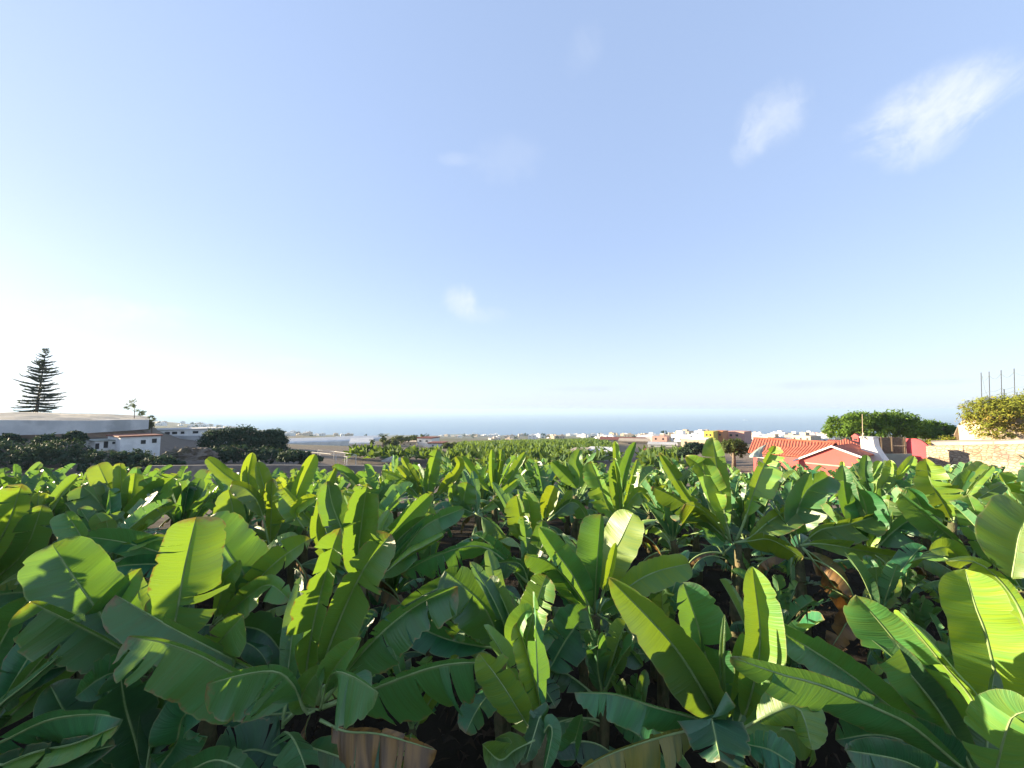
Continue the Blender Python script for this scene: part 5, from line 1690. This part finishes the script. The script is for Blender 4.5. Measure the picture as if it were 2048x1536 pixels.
# ------------------------------------------------------------------ pink house
def pink_house():
    d = 38.0
    base = at(1600, 935, d); base.z = ground(base.x, base.y)
    root = empty('house', base)
    tag(root, 'pink house with a long red tiled roof and a white edged front gable', 'house')
    o, ux, uy = house_frame(1600, 912, d, R(-20))
    X = lambda px, y=0.0, z=0.0: solve_x(o, ux, px, y, uy, z)
    A = lambda x, y, z: o + ux * x + uy * y + UZ * z
    Z = lambda py, x, y: solve_z(A(x, y, 0), py)
    # main wing, ridge along the front
    x0, x1 = X(1497), X(1672, 3.4)
    rz_ = Z(881, (x0 + x1) / 2, 3.4)
    mb = MB(); mb.frame(o, ux, uy, UZ, x0 + .25, X(1724, .45), .45, 6.4, -3.2, 0); mb.build('wall', M['pink'], root)
    mb = MB(); mb.frame(o, ux, uy, UZ, x0 + .15, X(1600), .40, .449, -.24, -.10); mb.build('cornice', M['greyrender'], root)
    ex = X(1507, 3.4, rz_) - x0
    nu = (x1 - x0) / .24
    mb = MB()
    uvq = [(0, 0), (nu, 0), (nu, 12), (0, 12)]
    mb.quad(A(x0, -.1, .0), A(x1, -.1, .0), A(x1, 3.4, rz_), A(x0 + ex, 3.4, rz_), uv=uvq)
    mb.quad(A(x1, 6.9, .0), A(x0, 6.9, .0), A(x0 + ex, 3.4, rz_), A(x1, 3.4, rz_), uv=uvq)
    mb.quad(A(x0, -.1, -.09), A(x0 + ex, 3.4, rz_ - .1), A(x1, 3.4, rz_ - .1), A(x1, -.1, -.09))
    mb.quad(A(x0, -.1, -.09), A(x1, -.1, -.09), A(x1, -.1, 0), A(x0, -.1, 0), uv=uvq)
    mb.poly([A(x0, -.1, 0), A(x0 + ex, 3.4, rz_), A(x0, 6.9, 0)])
    rf = mb.build('roof', M['tile'], root)
    mb = MB(); mb.tube([A(x0 + ex, 3.4, rz_ + .02), A(x1, 3.4, rz_ + .02)], .11, 6); mb.build('ridge', M['tile'], rf)
    for xx in (.2, .55):
        mb = MB(); w0 = x0 + (x1 - x0) * xx * .5; mb.frame(o, ux, uy, UZ, w0, w0 + .9, .42, .447, -1.7, -.6); wi = mb.build('window', M['dark'], root)
        mb = MB()
        for z0, z1 in ((-1.76, -1.70), (-.60, -.54)): mb.frame(o, ux, uy, UZ, w0 - .06, w0 + .96, .38, .44, z0, z1)
        mb.build('frame', M['white'], wi)
    # gable wing towards the viewer
    yf = -2.2
    gx0, gxm, gx1 = X(1586, yf), X(1664, yf), X(1724, yf)
    gz = Z(892, gxm, yf); ge = Z(921, gx0, yf); ge1 = Z(914, gx1, yf)
    mb = MB()
    mb.prism([A(gx0 + .35, yf + .25, -3.2), A(gx1 - .3, yf + .25, -3.2), A(gx1 - .3, yf + .25, ge1), A(gxm, yf + .25, gz - .1), A(gx0 + .35, yf + .25, ge)], uy * 4.0)
    mb.build('wall', M['pink'], root)
    mb = MB()
    nv = 5.6 / .24
    uq = [(0, 0), (nv, 0), (nv, 10), (0, 10)]
    for dz in (0, -.08):
        mb.quad(A(gx0, 3.2, ge + dz), A(gx0, yf, ge + dz), A(gxm, yf, gz + dz), A(gxm, 3.2, gz + dz), uv=uq)
        mb.quad(A(gx1, yf, ge1 + dz), A(gx1, 3.2, ge1 + dz), A(gxm, 3.2, gz + dz), A(gxm, yf, gz + dz), uv=uq)
    mb.build('roof', M['tile'], root)
    for (xa, za), (xb, zb) in (((gx0, ge), (gxm, gz)), ((gxm, gz), (gx1, ge1))):
        mb = MB(); mb.prism([A(xa, yf - .03, za - .10), A(xb, yf - .03, zb - .10), A(xb, yf - .03, zb + .05), A(xa, yf - .03, za + .05)], uy * .10); mb.build('bargeboard', M['white'], root)
    mb = MB(); mb.frame(o, ux, uy, UZ, gx0 + .9, gx1 - .7, yf + .19, yf + .248, ge - .18, ge - .08); mb.build('cornice', M['greyrender'], root)
    # hipped block behind
    yb = 5.0
    hx0, hx1 = X(1652, yb), X(1738, yb)
    hz = Z(893, hx0, yb)
    P0, P1, P2, P3 = A(hx0, yb, hz), A(hx1, yb, hz), A(hx1, yb + 4, hz), A(hx0, yb + 4, hz)
    tx = X(1692, yb + 2)
    top = A(tx, yb + 2, Z(877, tx, yb + 2))
    mb = MB()
    for a, b in ((P0, P1), (P1, P2), (P2, P3), (P3, P0)):
        i = len(mb.v); mb.v += [tuple(a), tuple(b), tuple(top)]; mb.f.append((i, i + 1, i + 2)); mb.m.append(0); mb.uv.append([(0, 0), (16, 0), (8, 10)])
    mb.build('roof', M['tile'], root)
    mb = MB(); mb.frame(o, ux, uy, UZ, hx0 + .25, hx1 - .25, yb + .25, yb + 3.75, -3, hz - .01); mb.build('wall', M['pink'], root)
    mb = MB()
    bx0, bx1 = X(1648, 9.5), X(1690, 9.5)
    z0, z1 = Z(886, bx0, 9.5), Z(879, bx0, 11)
    mb.quad(A(bx0, 9.5, z0), A(bx1, 9.5, z0), A(bx1, 11, z1), A(bx0, 11, z1), uv=[(0, 0), (10, 0), (10, 5), (0, 5)])
    mb.quad(A(bx1, 12.5, z0), A(bx0, 12.5, z0), A(bx0, 11, z1), A(bx1, 11, z1), uv=[(0, 0), (10, 0), (10, 5), (0, 5)])
    mb.build('roof', M['tile'], root)
    # small pink chimney with a pitched cap
    co, cx, cy = house_frame(1711, 886, 41.5, R(-20))
    B = lambda x, y, z: co + cx * x + cy * y + UZ * z
    mb = MB()
    mb.frame(co, cx, cy, UZ, -.26, .26, 0, .55, -1.2, .62)
    mb.prism([B(-.33, -.05, .624), B(.33, -.05, .624), B(.31, -.05, .74), B(0, -.05, 1.0), B(-.31, -.05, .74)], cy * .65)
    ch = mb.build('chimney', M['pink'], root)
    mb = MB(); mb.frame(co, cx, cy, UZ, -.12, .12, -.06, .02, .28, .48); mb.build('vent', M['dark'], ch)


pink_house()


def tarp():
    d = 37.2
    o = empty('tarpaulin', at(1514, 915, d)); tag(o, 'grey green tarpaulin bunched on a pole at the left end of the red roof', 'tarpaulin')
    mb = MB()
    ring = []
    prof = [(1531, 889, .06), (1524, 894, .18), (1519, 900, .34), (1514, 907, .52), (1512, 914, .66)]
    rg = random.Random(2)
    for px, py, r in prof:
        c = at(px, py, d)
        ring.append([c + Vector((math.cos(a * .785) * r * rg.uniform(.7, 1.2), math.sin(a * .785) * r * .6, rg.gauss(0, .03))) for a in range(8)])
    for a, b in zip(ring[:-1], ring[1:]):
        for k in range(8): mb.quad(a[k], a[(k + 1) % 8], b[(k + 1) % 8], b[k])
    mb.poly(list(reversed(ring[0])))
    mb.build('sheet', surf('faded_tarpaulin', (.22, .29, .25), (.34, .40, .36), 3, .8, .5, 8), o)
    mb = MB(); a = at(1513, 925, d + .2); b = at(1534, 886, d + .2); mb.tube([a - UZ * 1.5, a, b], .035, 6); mb.build('pole', M['grey'], o)


tarp()


def white_chimney():
    d = 34.5
    o = at(1745, 935, d); o.z = ground(o.x, o.y)
    root = empty('chimney_stack', o); tag(root, 'large white chimney with a flared side and dark coping left of the wooden fence', 'chimney')
    pts = [(1722, 945), (1722, 877), (1747, 877), (1749, 893), (1757, 908), (1768, 924), (1776, 945)]
    _, ux, uy = house_frame(1745, 935, d, R(-20))
    mb = MB()
    c = at(1745, 900, d)
    pp = []
    for x, y in pts:
        xx = solve_x(c, ux, x); pp.append(c + ux * xx + UZ * solve_z(c + ux * xx, y))
    mb.prism(list(reversed(pp)), uy * 1.1); mb.build('stack', M['white'], root)
    mb = MB(); z = max(q.z for q in pp) - c.z
    mb.frame(c, ux, uy, UZ, solve_x(c, ux, 1720.5), solve_x(c, ux, 1748.5), -.08, 1.18, z + .004, z + .12); mb.build('coping', M['concrete'], root)
    o2 = at(1726, 874, d)
    r2 = empty('antenna_mast', o2); tag(r2, 'thin antenna mast standing beside the top of the white chimney', 'antenna')
    mb = MB(); mb.tube([at(1725.5, 879, d + .5), at(1724.5, 828, d + .5)], .022, 6); mb.build('mast', M['cream'], r2)
    mb = MB()
    for k, (dx, z) in enumerate(((4, 870), (3, 868))):
        mb.tube([at(1725 - dx, z, d + .5), at(1725 + dx, z + 1, d + .5)], .015, 5)
    mb.tube([at(1723, 878, d + .45), at(1727, 866, d + .45)], .05, 6)
    mb.build('bracket', M['cream'], r2)


white_chimney()
strip_wall('garden_wall', M['greyrender'], 'grey green rendered wall with the chimney shadow on it', 'wall', [(1735, 37.0, 908, 945), (1780, 36.6, 908, 945), (1824, 36.2, 908, 946)], .3)


def wood_fence():
    d = 38
    o = at(1780, 908, d)
    root = empty('wooden_fence', o); tag(root, 'brown weathered wooden board fence right of the white chimney', 'fence')
    a0, a1 = at(1746, 908, 38.3), at(1812, 908, 37.5)
    ux = (a1 - a0); L = Vector((ux.x, ux.y, 0)).length; ux = Vector((ux.x, ux.y, 0)).normalized(); uy = Vector((-ux.y, ux.x, 0))
    n = 24
    mb = MB(); rg = random.Random(5)
    h = at(1780, 874, 37.9).z - at(1780, 908, 37.9).z
    for k in range(n):
        mb.frame(a0, ux, uy, UZ, L * k / n, L * (k + .93) / n, rg.uniform(0, .02), .06, -.1, h + rg.uniform(-.03, .03))
    mb.build('boards', M['brownwood'], root)
    for f in (.02, .28, .60, .98):
        mb = MB(); mb.frame(a0, ux, uy, UZ, L * f - .05, L * f + .05, -.06, -.004, -.1, h + .05); mb.build('post', M['brownwood'], root)
    mb = MB(); mb.frame(a0, ux, uy, UZ, L * .62, L * .97, -.05, -.005, h * .5, h * .5 + .06); mb.build('rail', M['cream'], root)


wood_fence()


def pink_wall():
    d = 37
    root_o = at(1835, 935, d); root_o.z = ground(root_o.x, root_o.y)
    pts = [(1813, 950), (1813, 877), (1834, 877.5), (1843, 881), (1852, 887), (1859, 895), (1864, 912), (1872, 950)]
    mb = MB()
    c = at(1835, 900, d); _, ux, uy = house_frame(1835, 900, d, R(-20))
    pp = []
    for x, y in pts:
        xx = solve_x(c, ux, x); pp.append(c + ux * xx + UZ * solve_z(c + ux * xx, y))
    mb.prism(list(reversed(pp)), uy * .3)
    o = mb.build('garden_wall', M['pinkred']); tag(o, 'bright pink wall with a curved top right of the wooden fence', 'wall')


pink_wall()
strip_wall('rubble_wall', M['rubble'], 'long cream rubble wall with patches of plaster at the right edge', 'wall',
           [(1852, 36, 893, 960), (1880, 35, 892, 962), (1920, 33.5, 891, 966), (1980, 31.5, 889, 972), (2048, 29.5, 887, 980), (2180, 26.5, 883, 990)], .7, .04)
strip_wall('coping_ledge', M['cream'], 'pale worn ledge running along the top of the rubble wall', 'ledge',
           [(1862, 36.6, 885, 893.5), (1920, 35, 884, 892), (1980, 33, 884, 891), (2048, 31, 882, 889), (2180, 28, 877, 886)], 3.0, .05)
strip_wall('upper_wall', M['cream'], 'tall cream upper wall half hidden by the yellow green bush', 'wall',
           [(1908, 42, 872, 890), (1916, 42, 853, 890), (1926, 41.5, 840, 890), (1960, 40, 838, 889), (2048, 38, 834, 888), (2180, 35, 828, 886)], 2.0, .1)
shrub('yellow_bush', 'big yellow green bush hanging over the cream upper wall at the right edge', 39, [(2010, 830, 62, 34, 38.5), (1975, 822, 44, 26, 39), (2060, 822, 60, 36, 38), (1950, 842, 26, 20, 39), (1985, 862, 34, 22, 38), (2000, 876, 22, 14, 37.6)],
      14000, .085, M['f_yellow'], 160, None, 'bush', warm_low=True)
for i, (px, py, rx, ry, d, la) in enumerate([(1870, 885, 14, 7, 39, 'orange tinged low shrub behind the pink wall'), (1895, 880, 14, 8, 40, 'low dry shrub at the corner of the cream upper wall')]):
    shrub('shrub', la, d, [(px, py, rx, ry, d)], 900, .08, M['f_yellow'], 170 + i, None, warm_low=True)


def net_fence():
    root = empty('net_fence', at(1990, 800, 46)); tag(root, 'tall thin poles with a sagging net above the yellow green bush', 'net fence')
    P = [(1962, 810, 745, 48), (1978, 806, 743, 47), (2002, 800, 740, 46), (2028, 796, 737, 45), (2070, 790, 733, 43)]
    tops = []
    for px, b, t_, d in P:
        mb = MB(); mb.tube([at(px + 2.2, b + 20, d), at(px, t_, d)], .042, 6); mb.build('pole', M['grey'], root); tops.append((px, t_, b, d))
    mb = MB(); mb.tube([at(2009, 806, 46), at(2008, 778, 46)], .05, 6); mb.build('pole', M['grey'], root)
    mb = MB()
    for (a, b) in zip(tops[:-1], tops[1:]):
        for lv in (.12, .62, .75):
            pts = []
            for k in range(9):
                f = k / 8; sag = 9 * math.sin(math.pi * f) * (1 if lv < .5 else .3)
                pts.append(at(a[0] + (b[0] - a[0]) * f, a[1] + (a[2] - a[1]) * lv + ((b[1] + (b[2] - b[1]) * lv) - (a[1] + (a[2] - a[1]) * lv)) * f + sag, a[3] + (b[3] - a[3]) * f))
            mb.tube(pts, .018, 4)
    mb.tube([at(1964, 752, 48), at(1970, 780, 47.5), at(1979, 800, 47)], .02, 4)
    mb.build('net', M['net'], root)


net_fence()
FT = [('large glossy green tree behind the white chimney', [(1700, 852, 44, 25, 58), (1672, 865, 26, 16, 58), (1725, 842, 34, 18, 58), (1735, 862, 40, 20, 57)], 1705),
      ('large rounded green tree behind the wooden fence', [(1790, 848, 44, 24, 58), (1770, 840, 32, 16, 58), (1815, 858, 36, 20, 57)], 1790),
      ('lower darker green tree behind the pink wall', [(1862, 860, 32, 17, 60), (1890, 862, 22, 14, 60), (1845, 866, 30, 16, 59)], 1865)]
for i, (lab, lob, bx) in enumerate(FT):
    tree('broad_tree', lab, 'tree', 58, (bx, 888), lob, 7500, .15, M['f_ficus'], 180 + i, 'broad green trees behind the pink house', trunk_r=.35)

# dead leaves lying between the rows: too many to count
def litter():
    rg = random.Random(31)
    mb = MB()
    for k in range(9000):
        y = 1.5 + 16 * rg.random() ** 1.4; x = rg.uniform(-1.4, 1.4) * (y + 1)
        p = Vector((x, y, ground(x, y) + rg.uniform(.02, .16)))
        a = rg.random() * 6.28; L = rg.uniform(.06, .3); w_ = rg.uniform(.012, .045)
        d = Vector((math.cos(a), math.sin(a), rg.gauss(0, .2))); s = Vector((-d.y, d.x, rg.gauss(0, .5))) * w_
        m_ = p + d * L * .5 + UZ * rg.uniform(0, .12)
        tn = rg.random()
        mb.quad(p, m_ + s, p + d * L, m_ - s, uv=[(tn, rg.random())] * 4)
    o = mb.build('leaf_litter', foliage_material('leaf_litter', (.02, .014, .01), (.075, .05, .03), trans=.1, tcol=(.06, .04, .02)))
    tag(o, 'brown dead leaves littering the soil between the banana plants', 'leaf litter', kind='stuff')


litter()

SUN_E = 4.8
SKY_STR = .12
SKY_DUST = .6
SKY_GAMMA = .30
k_ = .385 / .12
SKY_TINT = (.595 * k_, .69 * k_, .92 * k_)
SKY_LOW = (.71 * k_, .79 * k_, .95 * k_)
SKY_HOR = (.68 * k_, .77 * k_, 1.02 * k_)
CLOUD = (.62 * k_, .66 * k_, .71 * k_)
CLOUD_DARK = (.42 * k_, .46 * k_, .52 * k_)
EXPO = 2.05

# ------------------------------------------------------------------ light and sky
SUN_AZ, SUN_EL = R(-77), R(10.5)            # azimuth from +Y, negative = to the left
sd = Vector((math.sin(SUN_AZ) * math.cos(SUN_EL), math.cos(SUN_AZ) * math.cos(SUN_EL), math.sin(SUN_EL)))
sun_d = bpy.data.lights.new('sun', 'SUN')
sun_d.energy = SUN_E
sun_d.angle = R(.55)
sun_d.color = (1.0, .82, .56)
sun = bpy.data.objects.new('sun', sun_d)
COL.objects.link(sun)
sun.rotation_euler = sd.to_track_quat('Z', 'Y').to_euler()

w = bpy.data.worlds.new('World')
scene.world = w
w.use_nodes = True
w.node_tree.nodes.clear()
t = NT(w.node_tree)
sky = t.node('ShaderNodeTexSky', sky_type='NISHITA')
sky.sun_disc = False
sky.sun_elevation = SUN_EL
sky.sun_rotation = SUN_AZ
sky.altitude = 150
sky.air_density = 1.0
sky.dust_density = SKY_DUST
sky.ozone_density = 1.6
tc = t.node('ShaderNodeTexCoord').outputs['Generated']
lin = t.mix(1.0, sky.outputs[0], (.12, .12, .12), 'MULTIPLY')
gm = t.node('ShaderNodeGamma'); w.node_tree.links.new(lin, gm.inputs[0]); gm.inputs[1].default_value = SKY_GAMMA
sz = t.node('ShaderNodeSeparateXYZ'); w.node_tree.links.new(tc, sz.inputs[0])
low = t.smooth(sz.outputs[2], .42, .0)
tint = t.mix(low, SKY_TINT, SKY_LOW)
tint = t.mix(t.smooth(sz.outputs[2], .07, .0), tint, SKY_HOR)
col = t.mix(1.0, gm.outputs[0], tint, 'MULTIPLY')
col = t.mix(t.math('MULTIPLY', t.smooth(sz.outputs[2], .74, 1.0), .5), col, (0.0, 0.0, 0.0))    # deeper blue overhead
nz = t.noise(tc, 5.5, 9, .64, 2.2)
nz2 = t.noise(tc, 26, 6, .65, 1.5)


def cloud(px, py, wx, wy, strength, rot=0.0, dark=False):
    """a soft wisp of cloud in one direction of the sky"""
    global col
    d = (at(px, py, 1) - CAM).normalized()
    r = d.cross(Vector((0, 0, 1))).normalized(); u = r.cross(d)
    r2 = r * math.cos(rot) + u * math.sin(rot); u2 = u * math.cos(rot) - r * math.sin(rot)
    k = 1 / math.sqrt(1 + ((px - 1024) / F) ** 2 + ((py - 768) / F) ** 2)
    a = t.math('DIVIDE', t.vmath('DOT_PRODUCT', t.vmath('SUBTRACT', tc, tuple(d)).outputs[0], tuple(r2)).outputs['Value'], wx / F * k)
    b = t.math('DIVIDE', t.vmath('DOT_PRODUCT', t.vmath('SUBTRACT', tc, tuple(d)).outputs[0], tuple(u2)).outputs['Value'], wy / F * k)
    q = t.math('ADD', t.math('MULTIPLY', a, a), t.math('MULTIPLY', b, b))
    front = t.math('GREATER_THAN', t.vmath('DOT_PRODUCT', tc, tuple(d)).outputs['Value'], 0)
    g = t.math('SUBTRACT', 1.0, q)
    nn = t.math('ADD', t.math('MULTIPLY', nz, 2.6), t.math('MULTIPLY', nz2, .9))
    m = t.smooth(t.math('ADD', t.math('MULTIPLY', g, 1.1), t.math('SUBTRACT', nn, 1.9)), -.1, 1.5)
    m = t.math('MULTIPLY', t.math('MULTIPLY', m, t.smooth(g, 0.0, .9)), t.math('MULTIPLY', front, strength))
    col = t.mix(m, col, CLOUD_DARK if dark else CLOUD)


cloud(1850, 222, 150, 90, .85, .05)
cloud(1845, 298, 80, 50, .5, .2)
cloud(1985, 190, 110, 45, .4, .3)
cloud(1545, 235, 85, 75, .5, .5)
cloud(1500, 290, 60, 40, .25, .6)
cloud(1015, 320, 110, 60, .1, .1)
cloud(915, 318, 60, 18, .16, .1)
cloud(1165, 100, 50, 60, .1, -.6)
cloud(920, 600, 48, 44, .7, -.3)
cloud(965, 630, 80, 26, .25, 0)
cloud(200, 628, 190, 48, .9, .14)
cloud(575, 722, 80, 14, .35, 0)
cloud(1650, 768, 160, 14, .35, 0, True)
cloud(1180, 778, 130, 9, .3, 0, True)
cloud(1850, 765, 90, 10, .3, 0, True)
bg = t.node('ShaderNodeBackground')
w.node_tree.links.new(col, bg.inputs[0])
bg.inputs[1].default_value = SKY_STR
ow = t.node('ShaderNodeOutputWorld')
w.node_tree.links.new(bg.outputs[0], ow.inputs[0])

vs = scene.view_settings
vs.view_transform = 'Standard'
vs.look = 'None'
vs.exposure = EXPO
vs.gamma = 1
scene.cycles.use_denoising = True
scene.cycles.max_bounces = 8
scene.cycles.transmission_bounces = 6
scene.cycles.volume_bounces = 0
scene.cycles.sample_clamp_indirect = 6
